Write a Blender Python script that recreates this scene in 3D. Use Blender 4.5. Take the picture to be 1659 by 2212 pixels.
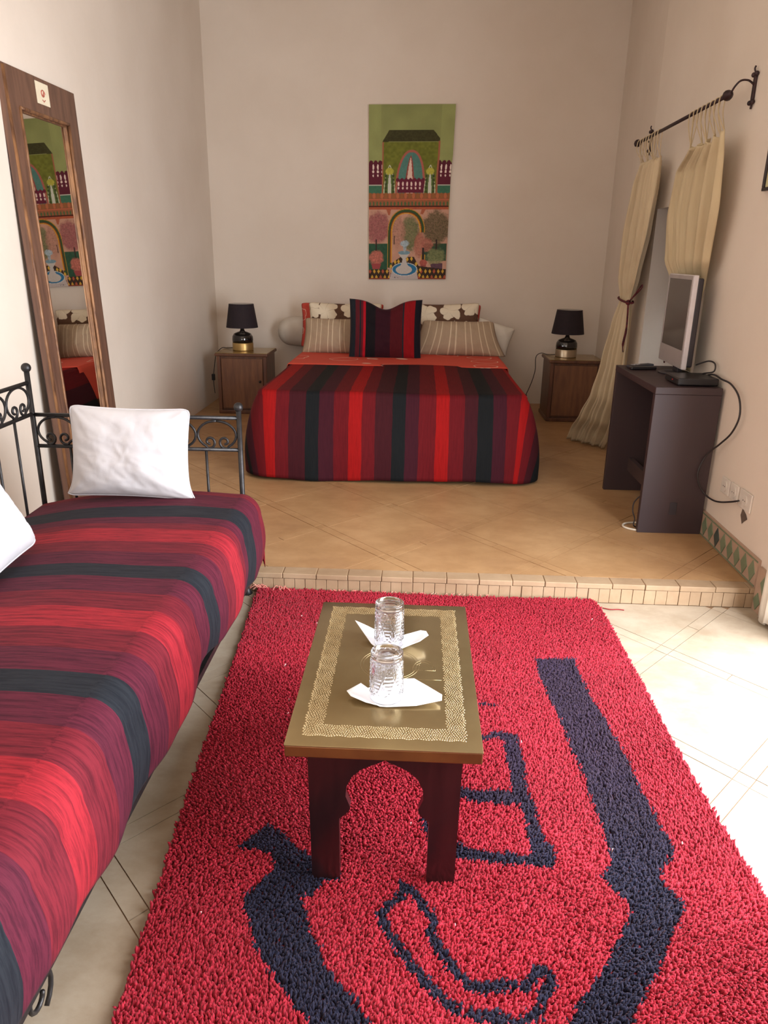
import bpy, bmesh, math, random
import numpy as np
from mathutils import Vector, Matrix, noise as mnoise
R = random.Random(7)
PI = math.pi
S = bpy.context.scene
COL = S.collection
for o in list(bpy.data.objects): bpy.data.objects.remove(o)

# ------------------------------------------------------------------ camera
cam_d = bpy.data.cameras.new('camera'); cam = bpy.data.objects.new('camera', cam_d); COL.objects.link(cam)
cam_d.sensor_fit = 'HORIZONTAL'; cam_d.sensor_width = 36.0; cam_d.lens = 1614.0*36.0/1659.0
cam_d.clip_start = 0.02; cam_d.clip_end = 100
def _cam():
    y = Vector((79.5, 554.0, -1614.0)).normalized()
    z = -Vector((-74.5, -4694.0, -1614.0)).normalized()
    z = (z-y*z.dot(y)).normalized(); x = y.cross(z)
    m = Matrix((x, y, z))
    return Matrix.Translation((0, 0, 1.45)) @ m.to_4x4()
cam.matrix_world = _cam()
S.camera = cam

# ------------------------------------------------------------------ world, light, exposure
w = bpy.data.worlds.new('world'); S.world = w; w.use_nodes = True
bg = w.node_tree.nodes['Background']; bg.inputs[0].default_value = (0.80, 0.88, 1.0, 1); bg.inputs[1].default_value = 1.6
def area(name, loc, aim, sx, sy, power, col, spread=180):
    l = bpy.data.lights.new(name, 'AREA'); l.shape = 'RECTANGLE'; l.size = sx; l.size_y = sy
    l.energy = power; l.color = col; l.spread = math.radians(spread)
    o = bpy.data.objects.new(name, l); COL.objects.link(o); o.location = loc
    o.rotation_euler = (Vector(aim)-Vector(loc)).to_track_quat('-Z', 'Y').to_euler(); return o
area('door_daylight', (1.74, 1.62, 1.20), (0, 1.62, 1.02), 2.1, 2.3, 275, (0.93, 0.96, 1.0))
area('front_window_daylight', (-0.9, -1.72, 1.75), (-0.2, 3.0, 1.3), 1.6, 1.5, 46, (1.0, 0.93, 0.84))
area('recess_window_daylight', (3.05, 3.65, 1.80), (1.75, 5.15, 1.0), 0.5, 0.4, 34, (0.88, 0.94, 1.0))
S.view_settings.view_transform = 'Standard'; S.view_settings.look = 'None'
S.view_settings.exposure = -0.1; S.view_settings.gamma = 1.0; S.view_settings.use_curve_mapping = False

# ------------------------------------------------------------------ materials
def srgb(r, g, b):
    f = lambda c: (c/255/12.92) if c/255 <= .04045 else ((c/255+.055)/1.055)**2.4
    return (f(r), f(g), f(b), 1)
def new_mat(name):
    m = bpy.data.materials.new(name); m.use_nodes = True
    nt = m.node_tree; return m, nt, nt.nodes['Principled BSDF'], nt.links
def mapping(nt, kind='Object', scale=(1, 1, 1), rot=(0, 0, 0)):
    if kind == 'World':
        g = nt.nodes.new('ShaderNodeNewGeometry'); src = g.outputs['Position']
    else:
        g = nt.nodes.new('ShaderNodeTexCoord'); src = g.outputs[kind]
    mp = nt.nodes.new('ShaderNodeMapping'); nt.links.new(src, mp.inputs[0])
    mp.inputs['Scale'].default_value = scale; mp.inputs['Rotation'].default_value = rot
    return mp.outputs[0]
def noise(nt, vec, scale, detail=4, rough=.55):
    n = nt.nodes.new('ShaderNodeTexNoise'); nt.links.new(vec, n.inputs['Vector'])
    n.inputs['Scale'].default_value = scale; n.inputs['Detail'].default_value = detail; n.inputs['Roughness'].default_value = rough
    return n.outputs['Fac']
def ramp(nt, fac, stops, interp='LINEAR'):
    r = nt.nodes.new('ShaderNodeValToRGB'); r.color_ramp.interpolation = interp
    e = r.color_ramp.elements
    while len(e) > 1: e.remove(e[-1])
    e[0].position = stops[0][0]; e[0].color = stops[0][1]
    for p, c in stops[1:]:
        k = e.new(p); k.color = c
    if fac is not None: nt.links.new(fac, r.inputs[0])
    return r.outputs[0]
def mixc(nt, fac, a, b, mode='MIX'):
    m = nt.nodes.new('ShaderNodeMix'); m.data_type = 'RGBA'; m.blend_type = mode
    for s, v in ((m.inputs[0], fac), (m.inputs[6], a), (m.inputs[7], b)):
        if hasattr(v, 'links'): nt.links.new(v, s)
        elif isinstance(v, (int, float)): s.default_value = v
        else: s.default_value = v
    return m.outputs[2]
def bump(nt, bsdf, h, strength, dist=.01):
    b = nt.nodes.new('ShaderNodeBump'); b.inputs['Strength'].default_value = strength; b.inputs['Distance'].default_value = dist
    nt.links.new(h, b.inputs['Height']); nt.links.new(b.outputs[0], bsdf.inputs['Normal'])
def simple(name, c1, c2=None, scale=8, rough=.6, metal=0, bmp=0, bscale=60, coord='World', stretch=(1, 1, 1), spec=None, coat=0, sheen=0, bdist=.004):
    m, nt, b, L = new_mat(name)
    v = mapping(nt, coord, stretch)
    c2 = c2 or tuple(x*.85 for x in c1[:3])+(1,)
    n = noise(nt, v, scale, 6)
    L.new(ramp(nt, n, [(.35, c1), (.65, c2)]), b.inputs['Base Color'])
    b.inputs['Roughness'].default_value = rough; b.inputs['Metallic'].default_value = metal
    if spec is not None: b.inputs['Specular IOR Level'].default_value = spec
    if coat: b.inputs['Coat Weight'].default_value = coat; b.inputs['Coat Roughness'].default_value = .15
    if sheen: b.inputs['Sheen Weight'].default_value = sheen; b.inputs['Sheen Roughness'].default_value = .5
    if bmp: bump(nt, b, noise(nt, v, bscale, 5), bmp, bdist)
    return m

WALL = srgb(224, 205, 187)
M = {}
M['plaster'] = simple('plaster', srgb(227, 215, 202), srgb(221, 208, 194), 1.6, .85, bmp=.25, bscale=9, bdist=.01, spec=.2)
M['ceiling'] = simple('ceiling_paint', srgb(228, 212, 192), None, 2, .9)
M['grout'] = simple('grout', srgb(132, 102, 74), srgb(144, 112, 82), 5, .8)
def floor_mat(name, a, b_, c, rough):
    m, nt, b, L = new_mat(name)
    v = mapping(nt, 'World')
    oi = nt.nodes.new('ShaderNodeObjectInfo')
    base = ramp(nt, noise(nt, v, 2.2, 6, .6), [(.30, a), (.5, b_), (.70, c)])
    stain = ramp(nt, noise(nt, mapping(nt, 'World', (1, 1.6, 1), (0, 0, .6)), 7, 8, .7), [(.40, (1, 1, 1, 1)), (.62, (.84, .80, .76, 1))])
    col = mixc(nt, .8, base, stain, 'MULTIPLY')
    tv = ramp(nt, oi.outputs['Random'], [(0, (.94, .93, .92, 1)), (1, (1.0, 1.0, 1.0, 1))])
    L.new(mixc(nt, 1.0, col, tv, 'MULTIPLY'), b.inputs['Base Color'])
    b.inputs['Roughness'].default_value = rough; b.inputs['Specular IOR Level'].default_value = .35
    bump(nt, b, noise(nt, v, 30, 6), .12, .004); return m
M['tile'] = floor_mat('sandstone_tile', srgb(184, 148, 108), srgb(175, 138, 98), srgb(163, 126, 90), .42)
M['tile_low'] = floor_mat('pale_worn_tile', srgb(186, 173, 155), srgb(177, 163, 144), srgb(160, 144, 123), .42)
M['brick'] = floor_mat('step_brick', srgb(174, 150, 122), srgb(166, 141, 113), srgb(152, 127, 100), .65)
M['pink_tile'] = simple('pink_beige_tile', srgb(182, 154, 134), srgb(170, 142, 122), 9, .5)
M['green_tile'] = simple('green_tile', srgb(108, 124, 98), srgb(122, 134, 108), 12, .35)
M['dark_green_tile'] = simple('dark_green_tile', srgb(62, 76, 74), srgb(76, 88, 82), 12, .35)
M['iron'] = simple('black_iron', srgb(40, 38, 40), srgb(56, 54, 54), 30, .42, .6, bmp=.2, bscale=90)
M['rod_iron'] = simple('dark_forged_iron', srgb(66, 46, 48), srgb(46, 34, 38), 30, .55, .4, bmp=.3, bscale=120)
M['white_cotton'] = simple('white_cotton', srgb(196, 193, 196), srgb(188, 185, 189), 6, .85, bmp=.15, bscale=25, bdist=.006, sheen=.2)
M['white_sheet'] = simple('ivory_cotton', srgb(224, 216, 204), srgb(214, 206, 194), 6, .85, bmp=.25, bscale=18, bdist=.01)
M['bolster'] = simple('bolster_cotton', srgb(206, 198, 186), srgb(196, 186, 174), 6, .85, bmp=.25, bscale=14, bdist=.01)
M['mattress'] = simple('mattress_ticking', srgb(190, 182, 172), None, 20, .8)
M['dark_wood'] = simple('dark_brown_board', srgb(62, 46, 48), srgb(52, 38, 42), 3, .5, stretch=(1, 1, .15), bmp=.05, coord='World')
M['stand_edge'] = simple('dark_board_edge', srgb(74, 58, 56), srgb(62, 48, 48), 6, .5)
M['table_wood'] = simple('mahogany_dark', srgb(40, 17, 18), srgb(26, 12, 13), 5, .3, stretch=(9, 9, .8), coat=.4)
M['night_wood'] = simple('nightstand_wood', srgb(104, 66, 44), srgb(78, 46, 34), 4, .4, stretch=(8, 8, 1), coat=.2)
M['night_panel'] = simple('nightstand_panel', srgb(120, 80, 52), srgb(96, 60, 42), 4, .45, stretch=(7, 7, 1), coat=.15)
M['brass'] = simple('old_brass', srgb(160, 142, 104), srgb(150, 130, 94), 7, .22, .85, bmp=.04, bscale=8)
M['brass_dot'] = simple('bright_hammered_brass', srgb(208, 190, 150), srgb(192, 170, 128), 30, .3, .85)
M['copper_edge'] = simple('copper_brown_edge', srgb(128, 84, 46), srgb(104, 62, 36), 6, .35, .6)
M['table_brass_top'] = simple('nightstand_brass', srgb(172, 146, 92), srgb(150, 124, 76), 10, .25, .8)
M['gold_band'] = simple('gold_band', srgb(190, 160, 104), srgb(176, 144, 88), 12, .35, .75)
M['silver_band'] = simple('champagne_band', srgb(186, 170, 146), srgb(170, 152, 128), 12, .35, .75)
M['ceramic'] = simple('black_ceramic', srgb(22, 20, 20), None, 10, .08, coat=.5)
M['shade'] = simple('black_shade_fabric', srgb(34, 22, 28), srgb(28, 18, 26), 40, .85, bmp=.1, bscale=200)
M['shade_in'] = simple('lampshade_lining', srgb(196, 186, 176), None, 10, .8)
M['plastic_dark'] = simple('dark_plastic', srgb(52, 46, 52), srgb(44, 40, 46), 10, .4)
M['plastic_black'] = simple('black_plastic', srgb(28, 26, 30), None, 10, .35)
M['silver_plastic'] = simple('silver_plastic', srgb(176, 168, 166), srgb(168, 160, 160), 10, .35, .25)
M['light_plastic'] = simple('pale_silver_edge', srgb(214, 208, 212), None, 10, .4)
M['white_plastic'] = simple('white_plastic', srgb(226, 218, 208), None, 10, .4)
M['screen'] = simple('screen_glass', srgb(70, 62, 60), srgb(66, 58, 56), 3, .12)
M['cable'] = simple('black_cable', srgb(44, 38, 40), None, 10, .5)
M['white_cable'] = simple('white_cable', srgb(224, 214, 198), None, 10, .5)
M['tie'] = simple('maroon_cord', srgb(110, 26, 32), srgb(40, 18, 26), 60, .8)
M['hole'] = simple('broken_plaster', srgb(104, 88, 78), srgb(84, 72, 66), 40, .9)
M['napkin'] = simple('paper_napkin', srgb(246, 246, 250), srgb(240, 240, 246), 12, .7, bmp=.3, bscale=160, bdist=.001)
M['cream'] = simple('cream_paper', srgb(232, 222, 196), srgb(224, 212, 186), 10, .6)
M['emblem'] = simple('red_print', srgb(176, 92, 78), None, 40, .6)
M['picture_paper'] = simple('picture_paper', srgb(214, 206, 160), srgb(196, 188, 140), 4, .5)
M['frame_black'] = simple('black_picture_frame', srgb(38, 28, 34), None, 10, .4)
M['mirror_wood'] = simple('mirror_frame_wood', srgb(112, 80, 64), srgb(88, 62, 50), 5, .5, stretch=(9, 9, .7), coat=.1, bmp=.1, bscale=30)
M['mirror_edge_wood'] = simple('mirror_edge_dark', srgb(64, 40, 36), srgb(50, 32, 32), 6, .5)
M['mirror_gold'] = simple('mirror_gilt_bead', srgb(156, 112, 76), srgb(98, 66, 48), 14, .45, .3, stretch=(3, 3, .6), bmp=.3, bscale=60)
M['red_fringe'] = simple('rug_fringe', srgb(206, 96, 92), srgb(220, 160, 140), 30, .9)
def mirror_mat():
    m, nt, b, L = new_mat('mirror_glass')
    v = mapping(nt, 'World'); L.new(ramp(nt, noise(nt, v, 2, 2), [(.3, (.86, .86, .84, 1)), (.7, (.90, .90, .88, 1))]), b.inputs['Base Color'])
    b.inputs['Metallic'].default_value = 1; b.inputs['Roughness'].default_value = .01; return m
M['mirror'] = mirror_mat()
def glass_mat(name, col=(1, 1, 1, 1), rough=.02, ior=1.45):
    m, nt, b, L = new_mat(name)
    v = mapping(nt, 'World'); L.new(ramp(nt, noise(nt, v, 20, 2), [(.3, col), (.7, tuple(.985*c for c in col[:3])+(1,))]), b.inputs['Base Color'])
    b.inputs['Transmission Weight'].default_value = 1; b.inputs['Roughness'].default_value = rough; b.inputs['IOR'].default_value = ior; return m
M['glass'] = glass_mat('pressed_glass', (.95, .96, 1, 1), .04, 1.45)
M['pane'] = glass_mat('window_pane', (.97, 1, 1, 1), .0, 1.1)

K = srgb(32, 36, 42); DK = srgb(82, 28, 44); MD = srgb(104, 29, 40); BR = srgb(142, 34, 44); DK2 = srgb(86, 28, 36)
def striped(name, axis, stops, lo, hi, streak_scale, sheen=.35, streak=.5, wob=.006, interp='CONSTANT'):
    """stripes along one UV axis; stops = [(value, colour)] in metres"""
    m, nt, b, L = new_mat(name)
    tc = nt.nodes.new('ShaderNodeTexCoord'); sp = nt.nodes.new('ShaderNodeSeparateXYZ'); L.new(tc.outputs['UV'], sp.inputs[0])
    n = noise(nt, mapping(nt, 'UV'), 6, 3)
    ad = nt.nodes.new('ShaderNodeMath'); ad.operation = 'MULTIPLY_ADD'; L.new(n, ad.inputs[0]); ad.inputs[1].default_value = wob*2; L.new(sp.outputs[axis], ad.inputs[2])
    mr = nt.nodes.new('ShaderNodeMapRange'); L.new(ad.outputs[0], mr.inputs[0]); mr.inputs[1].default_value = lo+wob; mr.inputs[2].default_value = hi+wob
    col = ramp(nt, mr.outputs[0], [(max(0, (v-lo)/(hi-lo)), c) for v, c in stops], interp)
    st = (streak_scale, 4, 1) if axis == 1 else (4, streak_scale, 1)
    st2 = (4, streak_scale, 1) if axis == 1 else (streak_scale, 4, 1)
    s = noise(nt, mapping(nt, 'UV', st2), 1.6, 8, .75)
    dark = ramp(nt, s, [(.40, (.42, .42, .50, 1)), (.56, (1.12, 1.08, 1.06, 1))])
    L.new(mixc(nt, streak, col, dark, 'MULTIPLY'), b.inputs['Base Color'])
    b.inputs['Roughness'].default_value = .8; b.inputs['Sheen Weight'].default_value = sheen; b.inputs['Sheen Roughness'].default_value = .45
    b.inputs['Sheen Tint'].default_value = (.85, .62, .66, 1); b.inputs['Specular IOR Level'].default_value = .12
    bump(nt, b, noise(nt, mapping(nt, 'UV', st2), 5, 5), .25, .003)
    return m
bs = []; seq = [MD, BR, MD, DK2, K, DK]; x = -1.075
stp = [(-1.6, DK)]
# left side to right: med, bright, med, dark, black, dark repeating
K, DK, MD, BR, DK2, KEEP = srgb(22, 24, 26), srgb(58, 20, 30), srgb(92, 18, 24), srgb(142, 18, 18), srgb(58, 20, 26), (K, DK, MD, BR, DK2)
edges = [-1.12, -.972, -.884, -.794, -.697, -.607, -.517, -.427, -.343, -.257, -.150, -.075, .017, .118, .202, .289, .380, .465, .553, .64, .73, .86, 1.0]
cols = [MD, BR, MD, DK2, K, DK, MD, BR, MD, DK2, K, DK, MD, BR, MD, DK2, K, DK, MD, BR, MD, DK2, K]
M['bed_stripes'] = None
M['bed_stripes'] = striped('bedspread_stripes', 0, [(-1.6, BR), (-1.52, MD), (-1.43, DK2), (-1.34, K), (-1.25, DK)]+list(zip(edges, cols)), -1.6, 1.4, 70, .0, .30)
K, DK, MD, BR, DK2 = KEEP
db = [(0.3, K), (.42, DK2), (.52, MD), (.60, MD), (.66, K), (.70, K), (.78, K), (.88, DK), (.996, MD), (1.103, BR), (1.218, MD), (1.323, DK), (1.439, K), (1.543, DK), (1.651, MD), (1.767, BR), (1.898, MD), (2.008, DK), (2.121, K), (2.216, DK), (2.326, MD), (2.429, BR), (2.55, MD), (2.60, DK), (2.68, K), (2.80, DK), (2.93, MD), (3.1, K)]
# value v carries the colour from v downwards in y, so shift: colour i holds between stop i-1 and i
dd = [(0.0, K), (.78, K), (.88, DK), (.996, MD), (1.103, BR), (1.218, MD), (1.323, DK), (1.439, K), (1.543, DK), (1.651, MD), (1.767, BR), (1.898, MD), (2.008, DK), (2.121, K), (2.216, DK), (2.326, MD), (2.429, BR), (2.55, MD), (2.60, DK), (2.68, K), (2.80, DK), (2.93, MD), (3.06, BR)]
d3 = [(0.0, K), (.78, K), (.88, DK), (.996, MD)]
lst = [0.0, .80, .904, .996, 1.103, 1.218, 1.323, 1.439, 1.543, 1.651, 1.767, 1.898, 2.008, 2.121, 2.216, 2.326, 2.429, 2.55, 2.61, 2.68, 2.80, 2.93]
lc = [K, K, DK, MD, BR, MD, DK, K, DK, MD, BR, MD, DK, K, DK, MD, BR, MD, DK, K, DK, MD]
# intervals (from photograph): black .80-.90? dark .904-1.10 etc.
iv = [(0.0, K), (.905, DK), (.996, MD), (1.103, BR), (1.218, MD), (1.323, DK), (1.439, K), (1.543, DK), (1.651, MD), (1.767, BR), (1.898, MD), (2.008, DK), (2.121, K), (2.216, DK), (2.326, MD), (2.429, BR), (2.555, MD), (2.61, DK), (2.68, K), (2.80, DK), (2.95, MD), (3.08, BR)]
M['daybed_stripes'] = striped('daybed_cover_stripes', 1, iv, 0.0, 3.6, 60, .03, .8)
cu = [(0, K), (.08, DK2), (.14, K), (.16, DK2), (.19, srgb(168, 22, 36)), (.225, srgb(24,20,24)), (.36, srgb(50, 18, 28)), (.57, srgb(78, 20, 26)), (.74, K), (.76, srgb(136, 18, 24)), (.91, srgb(24,22,30))]
M['cushion_stripes'] = striped('cushion_stripes', 0, cu, 0, 1, 40, .1, .25, .001)
bg1, bg2 = srgb(168, 146, 122), srgb(206, 188, 160)
pin = [(0, bg1)]
for i, v in enumerate((.10, .20, .27, .39, .46, .58, .65, .76, .83, .93)): pin += [(v, bg2), (v+.013, bg1)]
M['pin_stripes'] = striped('beige_pinstripe', 0, pin, 0, 1, 30, .1, .12, .001)
def flower_mat(name, basec, flowc, scale, thin=False):
    m, nt, b, L = new_mat(name)
    v = mapping(nt, 'UV', (1, 1, 1))
    vo = nt.nodes.new('ShaderNodeTexVoronoi'); vo.feature = 'F1'; vo.inputs['Scale'].default_value = scale; vo.inputs['Randomness'].default_value = .6
    nz = nt.nodes.new('ShaderNodeTexNoise'); L.new(v, nz.inputs['Vector']); nz.inputs['Scale'].default_value = scale*1.6
    vm = nt.nodes.new('ShaderNodeVectorMath'); vm.operation = 'MULTIPLY_ADD'
    L.new(nz.outputs['Color'], vm.inputs[0]); vm.inputs[1].default_value = (.12, .12, 0); L.new(v, vm.inputs[2]); L.new(vm.outputs[0], vo.inputs['Vector'])
    if thin:
        col = ramp(nt, vo.outputs['Distance'], [(0, basec), (.34, basec), (.355, flowc), (.365, flowc), (.38, basec)])
    else:
        # petals: distance modulated by angle about the cell centre
        sb = nt.nodes.new('ShaderNodeVectorMath'); sb.operation = 'SUBTRACT'
        sc = nt.nodes.new('ShaderNodeVectorMath'); sc.operation = 'SCALE'; L.new(vm.outputs[0], sc.inputs[0]); sc.inputs['Scale'].default_value = 1
        L.new(sc.outputs[0], sb.inputs[0]); L.new(vo.outputs['Position'], sb.inputs[1])
        xy = nt.nodes.new('ShaderNodeSeparateXYZ'); L.new(sb.outputs[0], xy.inputs[0])
        at = nt.nodes.new('ShaderNodeMath'); at.operation = 'ARCTAN2'; L.new(xy.outputs[1], at.inputs[0]); L.new(xy.outputs[0], at.inputs[1])
        mu = nt.nodes.new('ShaderNodeMath'); mu.operation = 'MULTIPLY'; L.new(at.outputs[0], mu.inputs[0]); mu.inputs[1].default_value = 2.5
        si = nt.nodes.new('ShaderNodeMath'); si.operation = 'SINE'; L.new(mu.outputs[0], si.inputs[0])
        ab = nt.nodes.new('ShaderNodeMath'); ab.operation = 'ABSOLUTE'; L.new(si.outputs[0], ab.inputs[0])
        ma = nt.nodes.new('ShaderNodeMath'); ma.operation = 'MULTIPLY_ADD'; L.new(ab.outputs[0], ma.inputs[0]); ma.inputs[1].default_value = -.16; L.new(vo.outputs['Distance'], ma.inputs[2])
        petal = ramp(nt, ma.outputs[0], [(0, flowc), (.44, flowc), (.46, basec)])
        line = ramp(nt, ab.outputs[0], [(0, srgb(150, 124, 100)), (.10, (1, 1, 1, 1))])
        cen = ramp(nt, vo.outputs['Distance'], [(0, srgb(196, 176, 140)), (.09, srgb(196, 176, 140)), (.12, (1, 1, 1, 1))])
        col = mixc(nt, .6, mixc(nt, .5, petal, line, 'MULTIPLY'), cen, 'MULTIPLY')
    L.new(col, b.inputs['Base Color']); b.inputs['Roughness'].default_value = .85
    return m
M['brown_flowers'] = flower_mat('brown_flower_print', srgb(92, 62, 44), srgb(226, 212, 188), 3.6)
M['red_flowers'] = flower_mat('red_line_print', srgb(196, 72, 60), srgb(226, 190, 170), 5, True)
M['sheet_print'] = flower_mat('coral_line_print', srgb(204, 72, 52), srgb(226, 180, 160), 3.4, True)
def curtain_mat(name, a, b_, transl=.35):
    m, nt, b, L = new_mat(name)
    v = mapping(nt, 'World', (1, 1, .1))
    col = ramp(nt, noise(nt, v, 30, 4), [(.3, a), (.7, b_)])
    L.new(col, b.inputs['Base Color']); b.inputs['Roughness'].default_value = .85; b.inputs['Specular IOR Level'].default_value = .15
    tr = nt.nodes.new('ShaderNodeBsdfTranslucent'); L.new(col, tr.inputs[0])
    mx = nt.nodes.new('ShaderNodeMixShader'); mx.inputs[0].default_value = transl
    L.new(b.outputs[0], mx.inputs[1]); L.new(tr.outputs[0], mx.inputs[2])
    L.new(mx.outputs[0], nt.nodes['Material Output'].inputs[0])
    return m
M['curtain'] = curtain_mat('calico_curtain', srgb(226, 208, 176), srgb(216, 196, 162), .2)
M['curtain_warm'] = curtain_mat('warm_calico_curtain', srgb(228, 212, 178), srgb(220, 202, 166), .35)
def attr_mat(name, rough=.6, sheen=0, bscale=0):
    m, nt, b, L = new_mat(name)
    a = nt.nodes.new('ShaderNodeVertexColor'); a.layer_name = 'Col'
    L.new(a.outputs['Color'], b.inputs['Base Color']); b.inputs['Roughness'].default_value = rough
    b.inputs['Specular IOR Level'].default_value = .2
    if sheen: b.inputs['Sheen Weight'].default_value = sheen; b.inputs['Sheen Roughness'].default_value = .5; b.inputs['Sheen Tint'].default_value = (1, .6, .65, 1)
    if bscale: bump(nt, b, noise(nt, mapping(nt, 'World'), bscale, 4), .3, .002)
    return m
M['painting'] = attr_mat('painted_canvas', .7, bscale=250)
M['pile'] = attr_mat('wool_pile', .9, .12)
M['rug_back'] = simple('rug_backing', srgb(140, 24, 34), srgb(120, 20, 30), 20, .9)

# ------------------------------------------------------------------ builders
ORG = {}
def link(name, me, parent=None):
    o = bpy.data.objects.new(name, me); COL.objects.link(o)
    if parent is not None: o.parent = parent
    return o
def thing(name, label, cat, loc, group=None, kind=None):
    o = bpy.data.objects.new(name, None); COL.objects.link(o); o.location = loc; o.empty_display_size = .1
    o['label'] = label; o['category'] = cat
    if group: o['group'] = group
    ORG[o.name] = Vector(loc); return o
def wloc(p):
    v = Vector((0, 0, 0))
    while p is not None: v += Vector(p.location); p = p.parent
    return v
def tag(o, label, cat, group=None):
    o['label'] = label; o['category'] = cat
    if group: o['group'] = group
    return o
class MB:
    def __init__(s): s.v = []; s.f = []; s.uv = []
    def add(s, vs, fs, uv=None):
        n = len(s.v); s.v += [tuple(p) for p in vs]; s.f += [tuple(i+n for i in f) for f in fs]
        s.uv += list(uv) if uv is not None else [(0, 0)]*len(vs); return s
    def box(s, x0, x1, y0, y1, z0, z1, bev=0):
        if bev:
            bm = bmesh.new(); bmesh.ops.create_cube(bm, size=1)
            for v in bm.verts: v.co = Vector(((x0+x1)/2+v.co.x*(x1-x0), (y0+y1)/2+v.co.y*(y1-y0), (z0+z1)/2+v.co.z*(z1-z0)))
            bmesh.ops.bevel(bm, geom=list(bm.edges), offset=bev, segments=2, affect='EDGES', profile=.5)
            bm.verts.index_update(); s.add([v.co.copy() for v in bm.verts], [[v.index for v in f.verts] for f in bm.faces]); bm.free(); return s
        vs = [(x, y, z) for z in (z0, z1) for y in (y0, y1) for x in (x0, x1)]
        return s.add(vs, [(0, 2, 3, 1), (4, 5, 7, 6), (0, 1, 5, 4), (2, 6, 7, 3), (0, 4, 6, 2), (1, 3, 7, 5)])
    def prism(s, pts, z0, z1, axis=2):
        """extrude polygon pts (2D) along axis; axis 2: (x,y), axis 1: (x,z), axis 0: (y,z)"""
        n = len(pts)
        mk = {2: lambda p, t: (p[0], p[1], t), 1: lambda p, t: (p[0], t, p[1]), 0: lambda p, t: (t, p[0], p[1])}[axis]
        vs = [mk(p, z0) for p in pts]+[mk(p, z1) for p in pts]
        fs = [tuple(range(n))[::-1], tuple(range(n, 2*n))]+[(i, (i+1) % n, n+(i+1) % n, n+i) for i in range(n)]
        return s.add(vs, fs)
    def tube(s, pts, r, seg=8, cap=True, flat=None):
        pts = [Vector(p) for p in pts]; n = len(pts); rs = r if isinstance(r, (list, tuple)) else [r]*n
        vs = []; up = None
        for i, p in enumerate(pts):
            t = (pts[min(i+1, n-1)]-pts[max(i-1, 0)]).normalized()
            if up is None:
                up = Vector((0, 0, 1)) if abs(t.z) < .9 else Vector((1, 0, 0))
            a = (up-t*up.dot(t)); a = a.normalized() if a.length > 1e-6 else t.orthogonal().normalized()
            up = a; b = t.cross(a)
            for k in range(seg):
                th = 2*PI*k/seg; vs.append(p+(a*math.cos(th)+b*math.sin(th))*rs[i])
        fs = [(i*seg+k, i*seg+(k+1) % seg, (i+1)*seg+(k+1) % seg, (i+1)*seg+k) for i in range(n-1) for k in range(seg)]
        if cap: fs += [tuple(range(seg))[::-1], tuple(range((n-1)*seg, n*seg))]
        return s.add(vs, fs)
    def lathe(s, prof, c, seg=24, cap=True):
        vs = []; 
        for r, z in prof:
            for k in range(seg):
                th = 2*PI*k/seg; vs.append((c[0]+r*math.cos(th), c[1]+r*math.sin(th), c[2]+z))
        n = len(prof)
        fs = [(i*seg+k, i*seg+(k+1) % seg, (i+1)*seg+(k+1) % seg, (i+1)*seg+k) for i in range(n-1) for k in range(seg)]
        if cap: fs += [tuple(range(seg))[::-1], tuple(range((n-1)*seg, n*seg))]
        return s.add(vs, fs)
    def sphere(s, c, r, seg=12, rings=8, sz=1):
        prof = [(max(1e-4, r*math.sin(PI*i/rings)), -r*sz*math.cos(PI*i/rings)) for i in range(rings+1)]
        return s.lathe(prof, c, seg)
    def grid(s, fn, nu, nv, wrapu=False):
        vs = []; uv = []
        for j in range(nv+1):
            for i in range(nu+(0 if wrapu else 1)):
                q = fn(i/nu, j/nv); vs.append(q[:3]); uv.append(q[3:5] if len(q) > 3 else (i/nu, j/nv))
        W = nu if wrapu else nu+1
        fs = []
        for j in range(nv):
            for i in range(nu):
                i2 = (i+1) % W; fs.append((j*W+i, j*W+i2, (j+1)*W+i2, (j+1)*W+i))
        return s.add(vs, fs, uv)
    def build(s, name, mat, parent=None, smooth=False, recalc=True, angle=None):
        off = wloc(parent); me = bpy.data.meshes.new(name)
        me.from_pydata([tuple(Vector(v)-off) for v in s.v], [], s.f); me.update()
        if any(u != (0, 0) for u in s.uv):
            ul = me.uv_layers.new(name='UVMap'); li = np.empty(len(me.loops), dtype=np.int32); me.loops.foreach_get('vertex_index', li)
            ul.data.foreach_set('uv', np.array(s.uv, dtype=np.float32)[li].ravel())
        if recalc:
            bm = bmesh.new(); bm.from_mesh(me); bmesh.ops.recalc_face_normals(bm, faces=bm.faces); bm.to_mesh(me); bm.free()
        if smooth:
            me.polygons.foreach_set('use_smooth', [True]*len(me.polygons))
            if angle: 
                try: me.set_sharp_from_angle(angle=math.radians(angle))
                except Exception: pass
        me.materials.append(M[mat] if isinstance(mat, str) else mat)
        return link(name, me, parent)
def struct(o): o['kind'] = 'structure'; return o
def solid(o, t, off=-1):
    m = o.modifiers.new('s', 'SOLIDIFY'); m.thickness = t; m.offset = off; return o
def subs(o, n=1):
    m = o.modifiers.new('ss', 'SUBSURF'); m.levels = n; m.render_levels = n; return o
def copy_tree(o, loc=None, parent=None):
    c = o.copy(); COL.objects.link(c)
    if parent is not None: c.parent = parent
    if loc is not None: c.location = loc
    for ch in list(o.children): copy_tree(ch, None, c)
    return c
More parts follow.
